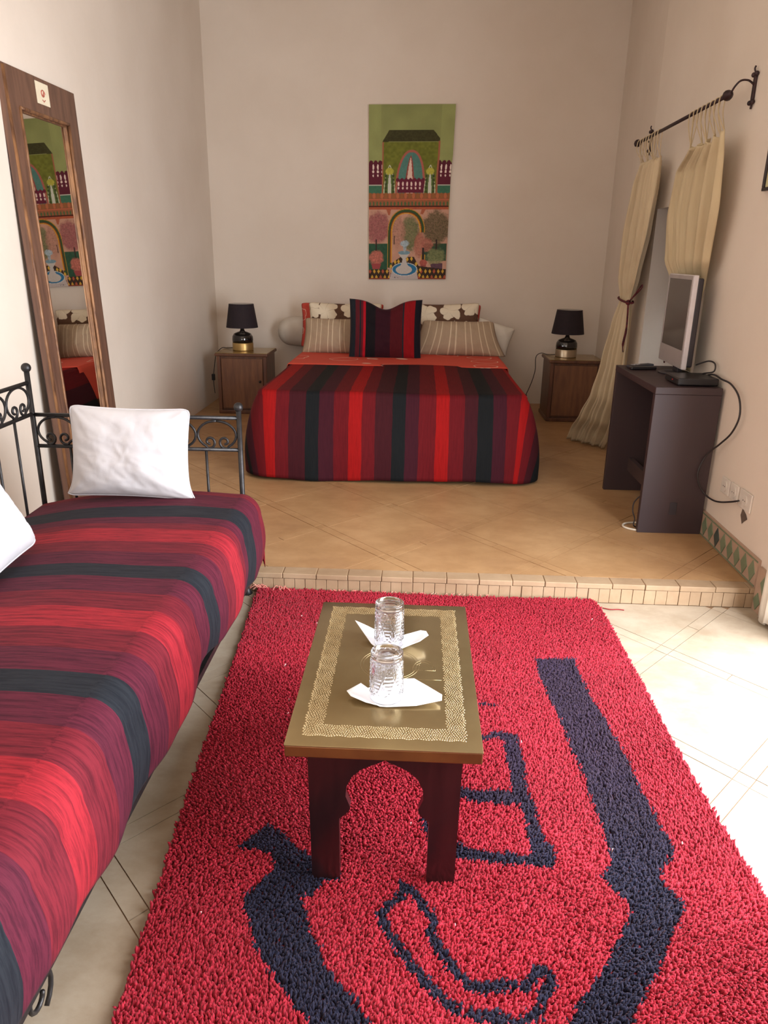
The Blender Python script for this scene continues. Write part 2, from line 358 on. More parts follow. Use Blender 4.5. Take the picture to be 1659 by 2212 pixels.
def clip(poly, x0, x1, y0, y1):
    def cl(P, ins, it):
        out = []
        for i in range(len(P)):
            a, b = P[i-1], P[i]
            if ins(b):
                if not ins(a): out.append(it(a, b))
                out.append(b)
            elif ins(a): out.append(it(a, b))
        return out
    def ix(c): return lambda a, b: (c, a[1]+(b[1]-a[1])*(c-a[0])/(b[0]-a[0]))
    def iy(c): return lambda a, b: (a[0]+(b[0]-a[0])*(c-a[1])/(b[1]-a[1]), c)
    for ins, it in ((lambda p: p[0] >= x0, ix(x0)), (lambda p: p[0] <= x1, ix(x1)), (lambda p: p[1] >= y0, iy(y0)), (lambda p: p[1] <= y1, iy(y1))):
        if not poly: return []
        poly = cl(poly, ins, it)
    return poly
def parea(p): return abs(sum(p[i-1][0]*p[i][1]-p[i][0]*p[i-1][1] for i in range(len(p))))/2
def smooth_path(pts, n=8):
    pts = [Vector(p) for p in pts]; out = []
    for i in range(len(pts)-1):
        p0 = pts[max(i-1, 0)]; p1 = pts[i]; p2 = pts[i+1]; p3 = pts[min(i+2, len(pts)-1)]
        for k in range(n):
            t = k/n; out.append(.5*((2*p1)+(p2-p0)*t+(2*p0-5*p1+4*p2-p3)*t*t+(3*p1-p0-3*p2+p3)*t**3))
    out.append(pts[-1]); return out

# ------------------------------------------------------------------ room shell
XL, XR, YB, YF, ZS, ZC = -1.95, 1.517, 7.35, -1.6, .092, 3.75
T = .25
fl = struct(MB().box(XL-T, XR+T+.3, YF-T, 3.06, -.12, -.003).build('floor', 'grout'))
pf = struct(MB().box(XL-T, 1.95, 3.066, YB+T, -.12, ZS-.003).build('floor', 'grout'))
struct(MB().box(XL-T, 2.3, YF-T, YB+T, ZC, ZC+.15).build('ceiling', 'ceiling'))
struct(MB().box(XL-T, 2.3, YB, YB+T, -.12, ZC).build('wall_back', 'plaster'))
struct(MB().box(XL-T, XL, YF-T, YB, -.12, ZC).build('wall_left', 'plaster'))
# front wall with a window opening behind the camera
fw = MB()
fw.box(XL, -1.7, YF-T, YF, -.12, ZC).box(-.1, XR+T, YF-T, YF, -.12, ZC).box(-1.7, -.1, YF-T, YF, -.12, 1.0).box(-1.7, -.1, YF-T, YF, 2.5, ZC)
struct(fw.build('wall_front', 'plaster'))
# right wall: doorway (y .55-2.72), splayed window recess (y 4.2-5.27), slight outward bend from y 5.57
DY0, DY1, DZ = .55, 2.70, 2.4
NY0, NY1, NZ = 4.22, 5.27, 1.757
rw = MB()
rw.box(XR, XR+T, YF, DY0, -.12, ZC).box(XR, XR+T, DY0, DY1, DZ, ZC).box(XR, XR+T, DY1, NY0-.2, -.12, ZC)
XN = XR+.55
rw.prism([(XR, NY0-.2), (XR, NY0), (XN, NY0-.0), (XN+.0, NY0-.2)], -.12, ZC)
rw.prism([(XR, NY1), (XR, 5.57), (1.70, YB), (XN, YB), (XN, NY1+.33)], -.12, ZC)
rw.prism([(XR, NY0), (XR, NY1), (XN, NY1+.33), (XN, NY0)], NZ, ZC)
struct(rw.build('wall_right', 'plaster'))
# back of the recess around its window
WY0, WY1, WZ0, WZ1 = 4.34, 4.98, .72, 1.36
rb = MB()
rb.box(XN, XN+.12, NY0-.2, WY0, -.12, NZ+.1).box(XN, XN+.12, WY1, YB, -.12, NZ+.1).box(XN, XN+.12, WY0, WY1, -.12, WZ0).box(XN, XN+.12, WY0, WY1, WZ1, NZ+.1)
struct(rb.build('wall_recess', 'plaster'))
win = MB()
for a in ((WY0, WY0+.05), (WY1-.05, WY1), ((WY0+WY1)/2-.02, (WY0+WY1)/2+.02)): win.box(XN+.03, XN+.07, a[0], a[1], WZ0, WZ1)
win.box(XN+.03, XN+.07, WY0, WY1, WZ0, WZ0+.05).box(XN+.03, XN+.07, WY0, WY1, WZ1-.05, WZ1)
wn = struct(win.build('window_1', 'night_wood'))
MB().box(XN+.047, XN+.053, WY0+.045, WY1-.045, WZ0+.045, WZ1-.045).build('pane', 'pane', wn)
win = MB()
for a in ((-1.7, -1.64), (-.16, -.1), (-.93, -.87)): win.box(a[0], a[1], YF-.08, YF-.03, 1.0, 2.5)
win.box(-1.7, -.1, YF-.08, YF-.03, 1.0, 1.06).box(-1.7, -.1, YF-.08, YF-.03, 2.44, 2.5)
wn = struct(win.build('window_2', 'night_wood'))
# door frame lining the doorway and the door leaf folded outwards
dm = MB().box(XR+.16, XR+.21, DY0, DY0+.05, 0, DZ).box(XR+.16, XR+.21, DY1-.04, DY1, 0, DZ).box(XR+.16, XR+.21, DY0, DY1, DZ-.05, DZ)
struct(dm.build('trim_1', 'night_wood'))

# ---- floor tiles: big diamonds with narrow border strips, small squares where the strips cross
def lattice(parent, x0, x1, y0, y1, z, ox, oy, mat, hx=.357, hy=.385, clear=None):
    th = .012; e = .0016
    ux = Vector((hx, hy)); L = ux.length; wst = .052
    fx = wst*L/(2*hy)*1.0; fy = wst*L/(2*hx)*1.0   # half widths of the strip along the axes
    cnt = 0
    def put(name, poly):
        p = clip(poly, x0, x1, y0, y1)
        if len(p) < 3 or parea(p) < 4e-4: return
        MB().prism(p, z-th, z+R.uniform(-.0006, .0006)).build(name, mat, parent)
    ni = int((x1-x0)/hx)+4; nj = int((y1-y0)/hy)+4
    i0 = int((x0-ox)/hx)-2; j0 = int((y0-oy)/hy)-2
    for i in range(i0, i0+ni+2):
        for j in range(j0, j0+nj+2):
            cx, cy = ox+i*hx, oy+j*hy
            if (i+j) % 2:   # tile centre
                a = hx-fx/1-e; b = hy-fy/1-e
                put('floor_tile', [(cx-a, cy), (cx, cy-b), (cx+a, cy), (cx, cy+b)])
            else:           # crossing: small square, and two strips leaving it up-left and up-right
                a = fx-e*1.2; b = fy-e*1.2
                put('corner_tile', [(cx-a, cy), (cx, cy-b), (cx+a, cy), (cx, cy+b)])
                for sx in (-1, 1):
                    p0 = Vector((cx, cy)); p1 = Vector((cx+sx*hx, cy+hy))
                    n1 = Vector((sx*fx/2, -fy/2)); 
                    d1 = Vector((sx*fx/2, fy/2))
                    for h0, h1 in ((0, .5), (.5, 1)):
                        q0 = p0+d1; q1 = p1-d1; A = q0+(q1-q0)*h0; B = q0+(q1-q0)*h1
                        g = (q1-q0).normalized()*e; nn = n1*(1-e/n1.length)
                        put('border_strip', [tuple(A+g-nn), tuple(A+g+nn), tuple(B-g+nn), tuple(B-g-nn)])
lattice(pf, XL, XR+.0, 3.135, 5.75, ZS, -.125, 3.29, 'tile')
bigt = struct(MB().box(XL, 1.72, 5.752, YB, ZS-.012, ZS-.0002).build('floor', 'tile'))
lattice(fl, XL, XR+.22, .45, 3.055, 0, 1.0, 2.65, 'tile_low')
struct(MB().box(XL, XR, YF, .448, -.012, -.0002).build('floor', 'tile_low'))
# nosing course and riser bricks of the step
x = XL+.03
while x < XR-.02:
    wd = min(R.uniform(.140, .156), XR-x)
    b = MB().box(x+.0012, x+wd-.0012, 3.056+R.uniform(-.002, .002), 3.133, ZS-.024, ZS+R.uniform(-.001, .001), .003).build('brick', 'brick', pf)
    x += wd
x = XL+.01
while x < XR-.01:
    wd = min(R.uniform(.046, .052), XR-x)
    MB().box(x+.0008, x+wd-.0008, 3.059+R.uniform(-.0025, .0015), 3.085, .0, ZS-.0255, .0015).build('brick', 'brick', pf)
    x += wd

# ---- tiled skirting of the right wall with green diamonds
sk = struct(MB().box(XR-.014, XR, 3.07, NY0, ZS, ZS+.128).box(XR-.014, XR, 2.74, 3.055, 0, .2).build('baseboard_right', 'pink_tile'))
y = 3.037; n = 0
def diamond(cy, cz, a, b, mat):
    MB().prism([(cy-a, cz), (cy, cz-b), (cy+a, cz), (cy, cz+b)], XR-.0175, XR-.0135, 0).build('diamond_tile', mat, sk)
y = 3.115
while y < NY0-.04:
    diamond(y, ZS+.062, .033, .050, 'dark_green_tile' if abs(y-3.527) < .03 or R.random() < .12 else 'green_tile'); y += .0825
for y in (3.02, 2.94, 2.86, 2.78): diamond(y, .05, .03, .040, 'green_tile')
for y in (2.98, 2.90, 2.82): diamond(y, .14, .033, .046, 'green_tile')
MB().box(XR-.0165, XR-.0135, 3.07, NY0, ZS+.004, ZS+.010).box(XR-.0165, XR-.0135, 3.07, NY0, ZS+.116, ZS+.122).build('green_border', 'green_tile', sk)

# ------------------------------------------------------------------ bed
BX0, BX1, BY0, BY1, BZ = -1.005, .69, 4.60, 7.02, .632
bed = thing('double_bed', 'double bed standing against the back wall under the striped bedspread', 'bed', ((BX0+BX1)/2, (BY0+BY1)/2, ZS))
MB().box(BX0+.04, BX1-.04, BY0+.05, BY1, ZS+.06, .36, .01).build('bed_base', 'night_wood', bed)
MB().box(BX0+.012, BX1-.012, BY0+.012, BY1, .365, BZ-.012, .05).build('mattress', 'mattress', bed, True)
for sx in (BX0+.1, BX1-.1):
    for sy in (BY0+.15, BY1-.1): MB().lathe([(.025, 0), (.03, .06)], (sx, sy, ZS), 10).build('leg', 'night_wood', bed)
def drape(x0, x1, y0, y1, ztop, zhem, flare, r, front=True, rip=.012, seed=1, hem=.01, open_back=True, ymax=None, dome=0):
    """cloth over a block: rings from the middle to the rounded edge and down the sides.  UV carries cloth metres."""
    rr = random.Random(seed); ph = [rr.uniform(0, 6.28) for _ in range(12)]
    N = 220
    hx, hy = (x1-x0)/2, (y1-y0)/2; cx, cy = (x0+x1)/2, (y0+y1)/2
    # perimeter open at the back: from (x1,y1) down right side, along the front, up left side
    per = []
    segs = [('R', hy*2-r), ('c1', r*PI/2), ('F', hx*2-2*r), ('c2', r*PI/2), ('L', hy*2-r)]
    tot = sum(s[1] for s in segs)
    for i in range(N+1):
        d = tot*i/N
        for k, ln in segs:
            if d <= ln+1e-9: break
            d -= ln
        if k == 'R': p = (x1, y1-d); nrm = (1, 0)
        elif k == 'c1': a = d/r; p = (x1-r+r*math.cos(a), y0+r-r*math.sin(a)); nrm = (math.cos(a), -math.sin(a))
        elif k == 'F': p = (x1-r-d, y0); nrm = (0, -1)
        elif k == 'c2': a = d/r; p = (x0+r-r*math.sin(a), y0+r-r*math.cos(a)); nrm = (-math.sin(a), -math.cos(a))
        else: p = (x0, y0+r+d); nrm = (-1, 0)
        per.append((p, nrm, tot*i/N))
    er = .035
    rows = []
    # top rows: interpolate from spine (x=cx) outwards
    tops = 10
    vs = []; uvs = []
    def zt(x, y):
        u = (x-cx)/hx; return ztop+dome*(1-u*u)+.004*math.sin(3.1*x+ph[0])*math.sin(2.3*y+ph[1])+.003*math.sin(7*x+ph[2]+3*y)
    for t in range(tops+1):
        k = t/tops
        for (p, nrm, s_) in per:
            px, py = p[0]-nrm[0]*er, p[1]-nrm[1]*er
            sx = cx; sy = max(y0+min(hx, hy)*.9, min(y1, py)) if py > y0+min(hx, hy)*.9 else y0+min(hx, hy)*.9
            X = sx+(px-sx)*k; Y = sy+(py-sy)*k
            vs.append((X, Y, zt(X, Y))); uvs.append((X, Y))
    # edge curve + sides
    downs = 26
    for t in range(1, downs+1):
        k = t/downs
        for (p, nrm, s_) in per:
            z_edge = zt(p[0], p[1])
            if t <= 5:
                a = PI/2*t/5; o = -er+er*math.sin(a); z = z_edge-er*(1-math.cos(a)); dl = er*a
            else:
                kk = (t-5)/(downs-5)
                hz = zhem+hem*(math.sin(s_*4.1+ph[3])+.6*math.sin(s_*9.3+ph[4]))
                z = z_edge-er-(z_edge-er-hz)*kk; dl = er*PI/2-er+(z_edge-er-z)+er
                dl = er*PI/2+(z_edge-er-z)
                o = flare*math.sin(min(1,kk*1.15)*PI/2)**.8+rip*kk*(math.sin(s_*11+ph[5]+1.5*kk)+.6*math.sin(s_*23+ph[6]))
            X, Y = p[0]+nrm[0]*o, p[1]+nrm[1]*o
            vs.append((X, Y, z)); uvs.append((p[0]+nrm[0]*(dl-er), p[1]+nrm[1]*(dl-er)))
    W = N+1; rws = tops+1+downs
    fs = [(j*W+i, j*W+i+1, (j+1)*W+i+1, (j+1)*W+i) for j in range(rws-1) for i in range(N)]
    return MB().add(vs, fs, uvs)
def weld(o):
    bm = bmesh.new(); bm.from_mesh(o.data); bmesh.ops.remove_doubles(bm, verts=bm.verts, dist=2e-4); bmesh.ops.recalc_face_normals(bm, faces=bm.faces); bm.to_mesh(o.data); bm.free()
cv = drape(BX0, BX1, BY0, 5.86, BZ+.006, ZS+.018, .105, .09, rip=.007, seed=4, hem=.008).build('bedspread', 'bed_stripes', None, True, False)
weld(cv)
if sum(p.normal.z for p in cv.data.polygons) < 0: cv.data.flip_normals()
solid(cv, .004, 1)
tag(cv, 'bedspread in red, maroon and black stripes draped over the double bed', 'bedspread')
def sheet_strip():
    prof = []
    for k in range(6): prof.append((BX0-.03, BZ-.30+.05*k))
    s = MB()
    def f(u, v):
        # v along y, u across
        L = BX1-BX0; D = .28; t = u*(L+2*D)-D
        if t < 0: X = BX0-.004-.02*(-t/D); Z = BZ+t; 
        elif t > L: X = BX1+.004+.02*((t-L)/D); Z = BZ-(t-L)
        else: X = BX0+t; Z = BZ+.004
        Y = 5.80+v*1.18
        Z += .004*math.sin(5*X+2)*math.sin(6*Y) if 0 <= t <= L else 0
        return (X, Y, Z+(.004 if 0 <= t <= L else 0), t, Y)
    return s.grid(f, 120, 20)
sh = sheet_strip().build('bed_sheet', 'sheet_print', None, True, False); solid(sh, .003, 1)
tag(sh, 'coral red sheet with thin white flower lines, showing below the bed pillows', 'sheet')

def pillow(name, mat, c, w, h, t, yaw=0, lean=0, roll=0, pinch=.06, label=None, cat='pillow', group=None, sag=0, seed=0, wr=.006, parent=None, n=44, corner=.6, topsag=0, piping=None, narrow=0, flare=0):
    """pillow standing on its lower edge: local x = width, z = height, y = thickness"""
    rr = random.Random(seed); ph = [rr.uniform(0, 6.28) for _ in range(10)]
    s = MB(); rot = Matrix.Rotation(yaw, 3, 'Z') @ Matrix.Rotation(lean, 3, 'X') @ Matrix.Rotation(roll, 3, 'Y')
    def P(u, v, side):
        a, b = 2*u-1, 2*v-1
        X = a*w/2*(1-pinch*(1-b*b))*(1-narrow*b)+a*flare*max(0, -b)**6*w; Z = b*h/2*(1-pinch*(1-a*a)*1.0)
        rc_ = max(0, abs(a)-.82)*max(0, abs(b)-.82)/.0324; rc_ = rc_*rc_; X -= a*rc_*.009*(1 if not topsag else 0); Z -= b*rc_*.009*(1 if not topsag else 0)
        if topsag: Z -= topsag*math.exp(-((a+.0)/.42)**2)*max(0, b)**2
        th = ((1-abs(a)**2.6)**corner)*((1-abs(b)**2.6)**corner)*t/2
        th *= 1-.25*b*sag
        e = (1-a*a)*(1-b*b)
        nv_ = Vector((a*w*5+ph[0], b*h*9+a*2+ph[1], side*3+ph[2])); nb = mnoise.noise(nv_)
        rg = (1-abs(mnoise.noise(nv_*1.3+Vector((nb*.8, 3, 1)))))**5
        nd = (1-abs(mnoise.noise(Vector((a*w*4-b*h*8+ph[3], a*w*14+b*h*6, ph[4])))))**7
        # gathers running in from the corners
        ca_ = math.atan2(1.05-abs(b), 1.05-abs(a)); cr = math.hypot(1.05-abs(b), 1.05-abs(a))
        ga = math.sin(ca_*11+ph[5]*(1 if a > 0 else 2)+(b > 0))*math.exp(-cr*2.2)
        th += e**.4*(wr*1.6*nb+wr*.55*(rg-.4)+wr*.35*(nd-.3))+e**.15*wr*1.2*ga*min(1, (1-a*a)*(1-b*b)*30)
        v3 = rot @ Vector((X, side*th, Z))
        return (c[0]+v3.x, c[1]+v3.y, c[2]+v3.z, u, v*h/w)
    s.grid(lambda u, v: P(u, v, -1), n, n); 
    s.grid(lambda u, v: P(u, v, 1), n, n)
    o = s.build(name, mat, parent, True, False)
    bm = bmesh.new(); bm.from_mesh(o.data); bmesh.ops.remove_doubles(bm, verts=bm.verts, dist=1e-5); bmesh.ops.recalc_face_normals(bm, faces=bm.faces); bm.to_mesh(o.data); bm.free()
    if label: tag(o, label, cat, group)
    if piping:
        pts = []
        for k in range(41): pts.append(P(k/40, 0, -1)[:3])
        for k in range(1, 41): pts.append(P(1, k/40, -1)[:3])
        for k in range(1, 41): pts.append(P(1-k/40, 1, -1)[:3])
        for k in range(1, 41): pts.append(P(0, 1-k/40, -1)[:3])
        off = Vector((0, 0, 0))
        MB().tube(pts, .0035, 6).build('piping', piping, o, True)
    return o
zb = BZ+.012
pillow('red_pillow', 'red_flowers', (-.70, 6.99, zb+.190), .76, .40, .10, lean=-.20, seed=1, pinch=.05, label='red pillow with white line flowers, behind the left brown pillow', cat='pillow')
pillow('red_pillow', 'red_flowers', (.22, 6.99, zb+.195), .68, .41, .10, lean=-.20, seed=2, pinch=.05, label='red pillow nearly hidden behind the right brown flowered pillow', cat='pillow')
pillow('flowered_pillow', 'brown_flowers', (-.66, 6.84, zb+.20), .66, .41, .15, lean=-.22, seed=3, label='brown pillow with large cream flowers, left of the striped cushion', cat='pillow')
pillow('flowered_pillow', 'brown_flowers', (.22, 6.84, zb+.205), .64, .42, .15, lean=-.22, roll=-.03, seed=8, label='brown pillow with large cream flowers, right of the striped cushion', cat='pillow')
pillow('pinstriped_pillow', 'pin_stripes', (-.72, 6.60, zb+.135), .56, .31, .17, lean=-.30, seed=5, narrow=.05, label='beige pinstriped pillow leaning at the left of the striped cushion', cat='pillow')
pillow('pinstriped_pillow', 'pin_stripes', (.34, 6.60, zb+.135), .72, .31, .19, lean=-.34, seed=6, narrow=.16, label='beige pinstriped pillow leaning at the right of the striped cushion', cat='pillow')
pillow('striped_cushion', 'cushion_stripes', (-.275, 6.33, zb+.226), .60, .48, .13, lean=-.16, roll=.0, pinch=.03, seed=7, topsag=.075, label='square red, maroon and black striped cushion in front of the bed pillows', cat='cushion')
def bolster(name, c, r, ln, label, seed):
    rr = random.Random(seed); p = rr.uniform(0, 6)
    def f(u, v):
        t = v*2-1; k = (1-abs(t)**3)**.5 if abs(t) < 1 else 0
        a = 2*PI*u; q = r*k*(1+.03*math.sin(3*a+p)+.02*math.sin(8*t+p))
        return (c[0]+t*ln/2, c[1]+q*math.cos(a), c[2]+q*math.sin(a)*.92)
    o = MB().grid(f, 28, 30, True).build(name, 'bolster', None, True); return tag(o, label, 'bolster')
bolster('bolster', (-1.10, 7.19, zb+.115), .15, .46, 'round white bolster poking out at the left end of the bed head', 1)
pillow('white_pillow', 'white_sheet', (.66, 6.86, zb+.125), .34, .27, .15, lean=-.3, roll=.30, seed=12, label='crumpled white pillow sticking out at the right end of the bed head')

# ------------------------------------------------------------------ nightstands and lamps
def nightstand(x0, x1, y0, y1, label):
    t = thing('nightstand', label, 'nightstand', ((x0+x1)/2, (y0+y1)/2, ZS))
    ztop = .622
    body = MB().box(x0+.02, x1-.02, y0+.03, y1-.01, ZS+.035, ztop-.025).build('body', 'night_wood', t)
    MB().box(x0+.012, x1-.012, y0+.012, y1, ZS, ZS+.034, .006).build('plinth', 'night_wood', t)
    for px in (x0+.015, x1-.045):
        MB().box(px, px+.03, y0+.012, y0+.05, ZS+.034, ztop-.024, .004).build('corner_post', 'night_wood', t)
    dr = MB().box(x0+.05, x1-.05, y0+.016, y0+.029, ZS+.05, ztop-.045, .004).build('door', 'night_panel', t)
    MB().sphere((x1-.075, y0+.008, ZS+.29), .011).build('knob', 'iron', dr, True)
    MB().box(x0, x1, y0, y1, ztop-.024, ztop, .006).build('top_board', 'night_wood', t)
    MB().box(x0+.006, x1-.006, y0+.006, y1-.006, ztop+.0002, ztop+.004, .001).build('brass_top', 'table_brass_top', t)
    return t
nl = nightstand(-1.765, -1.300, 6.50, 6.94, 'brown wooden nightstand with brass top, left of the bed')
nr = copy_tree(nl, (1.355, 6.72, ZS)); nr['label'] = 'brown wooden nightstand with brass top, right of the bed beside the curtain'
def lamp(c, label):
    t = thing('table_lamp', label, 'lamp', c)
    zz = c[2]
    MB().lathe([(.088, 0), (.092, .004), (.092, .062), (.090, .066)], c, 32).build('metal_band', 'gold_band', t, True, angle=40)
    MB().lathe([(.090, .0655), (.093, .09), (.090, .12), (.075, .145), (.045, .157), (.024, .163), (.017, .18), (.017, .205)], c, 32).build('bottle_base', 'ceramic', t, True)
    MB().lathe([(.009, .204), (.009, .24)], c, 10).build('socket', 'plastic_black', t)
    prof = [(.140, .198), (.110, .400), (.108, .400), (.138, .198)]
    vs = MB(); sh_ = MB()
    sh_.lathe([(.140, .198), (.108, .400)], c, 40, cap=False).build('shade', 'shade', t, True, False)
    o = MB().lathe([(.1385, .199), (.1065, .3995)], c, 40, cap=False).build('shade_lining', 'shade_in', t, True, False)
    sp = MB()
    for k in range(3):
        a = 2*PI*k/3+.3; sp.tube([(c[0], c[1], zz+.235), (c[0]+.105*math.cos(a), c[1]+.105*math.sin(a), zz+.39)], .0015, 5)
    sp.build('shade_wire', 'iron', t)
    return t
l1 = lamp((-1.565, 6.74, .6265), 'black shaded table lamp on the nightstand left of the bed')
l2 = copy_tree(l1, (1.300, 6.74, .6265)); l2['label'] = 'black shaded table lamp on the nightstand right of the bed, by the curtain'
for ch in l2.children:
    if ch.name.startswith('metal_band'): ch.data = ch.data.copy(); ch.data.materials[0] = M['silver_band']
def cord(name, pts, r, mat, label, cat='cable', parent=None, n=8):
    o = MB().tube(smooth_path(pts, n), r, 7).build(name, mat, parent, True)
    if parent is None: tag(o, label, cat)
    return o
cd = cord('lamp_cord', [(1.21, 6.76, .640), (1.16, 6.80, .632), (1.118, 6.95, .628), (1.09, 7.05, .58), (1.10, 7.10, .46), (1.085, 7.12, .36), (1.06, 7.16, .26), (1.04, 7.18, .20)], .0035, 'cable', 'thin black cord hanging from the right bedside lamp')
MB().box(1.022, 1.052, 7.168, 7.192, .135, .21, .006).build('switch', 'plastic_black', cd)
cd = cord('lamp_cord', [(-1.655, 6.76, .642), (-1.72, 6.80, .632), (-1.785, 6.84, .628), (-1.85, 6.88, .56), (-1.875, 6.88, .44), (-1.88, 6.85, .34), (-1.86, 6.80, .22)], .0035, 'cable', 'thin black cord falling beside the left nightstand')
MB().box(-1.895, -1.865, 6.84, 6.865, .33, .39, .006).build('switch', 'plastic_black', cd)

# ------------------------------------------------------------------ painting on the back wall (painted canvas: flat image as colours on a fine grid)
def paint():
    nx, nz = 190, 365
    gx, gy = np.meshgrid((np.arange(nx+1))/nx, (np.arange(nz+1))/nz)   # u, v (v down)
    X = gx*940+95; Y = gy*1995+125       # in the coordinates of the enlarged study of the canvas
    C = np.zeros(X.shape+(3,)); rs = np.random.RandomState(3)
    def nzf(s, seed):
        r = np.random.RandomState(seed); a = r.rand(int(2000/s)+3, int(1000/s)+3)
        fx, fy = (X-90)/s, (Y-120)/s; ix, iy = np.clip(fx.astype(int), 0, a.shape[1]-2), np.clip(fy.astype(int), 0, a.shape[0]-2); tx, ty = fx-ix, fy-iy
        return (a[iy, ix]*(1-tx)+a[iy, ix+1]*tx)*(1-ty)+(a[iy+1, ix]*(1-tx)+a[iy+1, ix+1]*tx)*ty
    def lin(c): return np.array(srgb(*c)[:3])
    def put(mask, c, var=.0, s=14, seed=1):
        col = lin(c)
        if var: C[mask] = col*(1+var*(nzf(s, seed)[mask][:, None]*2-1))
        else: C[mask] = col
    def poly(pts):
        m = np.zeros(X.shape, bool); n = len(pts)
        for i in range(n):
            (xa, ya), (xb, yb) = pts[i-1], pts[i]
            if ya == yb: continue
            c = ((ya > Y) != (yb > Y)) & (X < (xb-xa)*(Y-ya)/(yb-ya)+xa); m ^= c
        return m
    def box(a, b, c, d): return (X >= a) & (X <= c) & (Y >= b) & (Y <= d)
    def ell(cx, cy, rx, ry): return ((X-cx)/rx)**2+((Y-cy)/ry)**2 <= 1
    def arch(cx, base, w, top, p=2.0):
        return (Y <= base) & (Y >= top) & (np.abs(X-cx) <= w*np.clip(1-((base-Y)/(base-top))**p, 0, 1)**(1/p))
    put(box(0, 0, 2000, 3000), (150, 156, 98), .10, 90, 1)
    t = np.clip((Y-125)/600, 0, 1)[..., None]; C[:] = C*(1-.15*(np.abs(X-560)[..., None] < 330)*(1-t))
    # rear balustrades
    for (a, b) in ((95, 250), (880, 1040)):
        put(box(a, 725, b, 1010), (96, 34, 50))
        put(box(a, 725, b, 760), (150, 156, 98), .05)
        for k in range(4):
            px = (120 if a < 200 else 895)+k*52
            if px > b+10: continue
            put(ell(px, 765, 24, 30), (92, 32, 46)); put(ell(px+26, 810, 10, 32), (236, 214, 202)); put(ell(px+26, 862, 12, 16), (236, 214, 202)); put(ell(px+26, 905, 8, 14), (236, 214, 202))
        put(box(a, 1005, b, 1018), (190, 190, 176)); put(box(a, 1018, b, 1110), (66, 112, 88), .1)
    # tower
    put(poly([(255, 530), (885, 530), (885, 1110), (245, 1110)]), (112, 116, 44), .22, 22, 2)
    put(poly([(245, 530), (320, 402), (810, 402), (882, 490), (882, 525)]), (64, 62, 34), .2, 14, 5)
    put(box(244, 530, 262, 1110), (164, 98, 74)); put(box(868, 520, 888, 1110), (164, 98, 74))
    put(arch(575, 1110, 175, 618, 2.2), (172, 98, 84)); put(arch(575, 1110, 150, 645, 2.2), (84, 128, 118), .1)
    put(arch(568, 1110, 60, 680, 1.5), (150, 74, 66)); put(arch(567, 1110, 38, 705, 1.4), (228, 196, 180))
    put(box(428, 950, 735, 1100), (104, 36, 56))
    for k in range(7):
        px = 418+k*49; put(ell(px+10, 955, 20, 22), (104, 34, 54))
        if k < 6: put(ell(px+22, 1000, 10, 26), (234, 206, 196)); put(ell(px+22, 1047, 10, 14), (234, 206, 196))
    for cx in (333, 797):
        put(arch(cx, 1110, 68, 785, 1.5), (206, 204, 176)); put(arch(cx, 1110, 60, 800, 1.5), (92, 110, 56), .1)
        put(ell(cx, 858, 46, 40), (182, 176, 74), .15); put(arch(cx+2, 1110, 20, 885, 2), (206, 206, 190))
        for k in range(5): put(ell(cx-40, 910+45*k, 12, 20) | ell(cx+44, 910+45*k, 12, 20), (66, 80, 44))
    # balcony
    put(box(90, 1108, 1030, 1175), (146, 92, 62), .15, 10, 6)
    for k in range(21): put(ell(110+k*46, 1135, 17, 34), (186, 108, 72) if k % 2 else (152, 98, 56)); 
    put(box(90, 1172, 1030, 1184), (196, 104, 74)); put(box(90, 1184, 1030, 1252), (156, 96, 64), .1)
    for k in range(23): put(ell(110+k*41, 1226, 11, 26), (84, 102, 66))
    put(box(90, 1250, 1030, 1262), (76, 34, 26)); put(box(90, 1262, 1030, 1294), (178, 92, 62), .1)
    # garden backdrop
    put(box(90, 1294, 1035, 2130), (196, 150, 128), .1, 60, 7)
    put(box(90, 1690, 320, 2010), (48, 84, 62), .15, 20, 3); put(box(740, 1690, 1030, 1900), (52, 78, 58), .15, 20, 3)
    nn = nzf(24, 9)
    def foliage(cx, cy, rx, ry, c, dens=1.0, seed=31):
        d = np.sqrt(((X-cx)/rx)**2+((Y-cy)/ry)**2)+.25*(nzf(30, seed)-.5)+.2*(nzf(9, seed+1)-.5)
        al = np.clip((1.0-d)*4, 0, 1)*dens*(.65+.35*nzf(7, seed+2)); col = lin(c)*(1+.35*(nzf(10, seed+3)[..., None]*2-1))
        C[:] = C*(1-al[..., None])+col*al[..., None]
    foliage(205, 1500, 160, 210, (150, 84, 86), 1, 31)
    foliage(895, 1510, 190, 225, (84, 78, 50), 1, 41)
    foliage(590, 1570, 120, 240, (84, 104, 62), .95, 51)
    foliage(445, 1560, 95, 200, (172, 124, 106), .9, 61)
    foliage(700, 1700, 75, 170, (166, 102, 84), .95, 71); foliage(790, 1710, 80, 90, (172, 104, 88), .95, 81)
    for (a, b, c, d) in ((175, 1640, 192, 1780), (395, 1600, 402, 1700), (895, 1640, 915, 1780), (735, 1740, 760, 1900)): put(box(a, b, c, d), (56, 44, 40))
    def ring(cx, base, w, top, th, c):
        o = arch(cx, base, w, top, 2.2) & ~arch(cx, base, w-th, top+th, 2.2); put(o, c)
    def ringd(cx, w, top, bl, br, th, c):
        o = (arch(cx, 1560, w, top, 2.2) & ~arch(cx, 1560, w-th, top+th, 2.2)); o |= (box(cx-w, 1560, cx-w+th, bl)) | (box(cx+w-th, 1560, cx+w, br)); put(o, c)
    ringd(540, 215, 1285, 1980, 1450, 50, (58, 80, 46)); ringd(540, 222, 1283, 1980, 1420, 9, (196, 140, 52))
    ringd(538, 178, 1326, 1920, 1560, 16, (206, 150, 48)); ringd(538, 186, 1322, 1920, 1560, 8, (140, 52, 30))
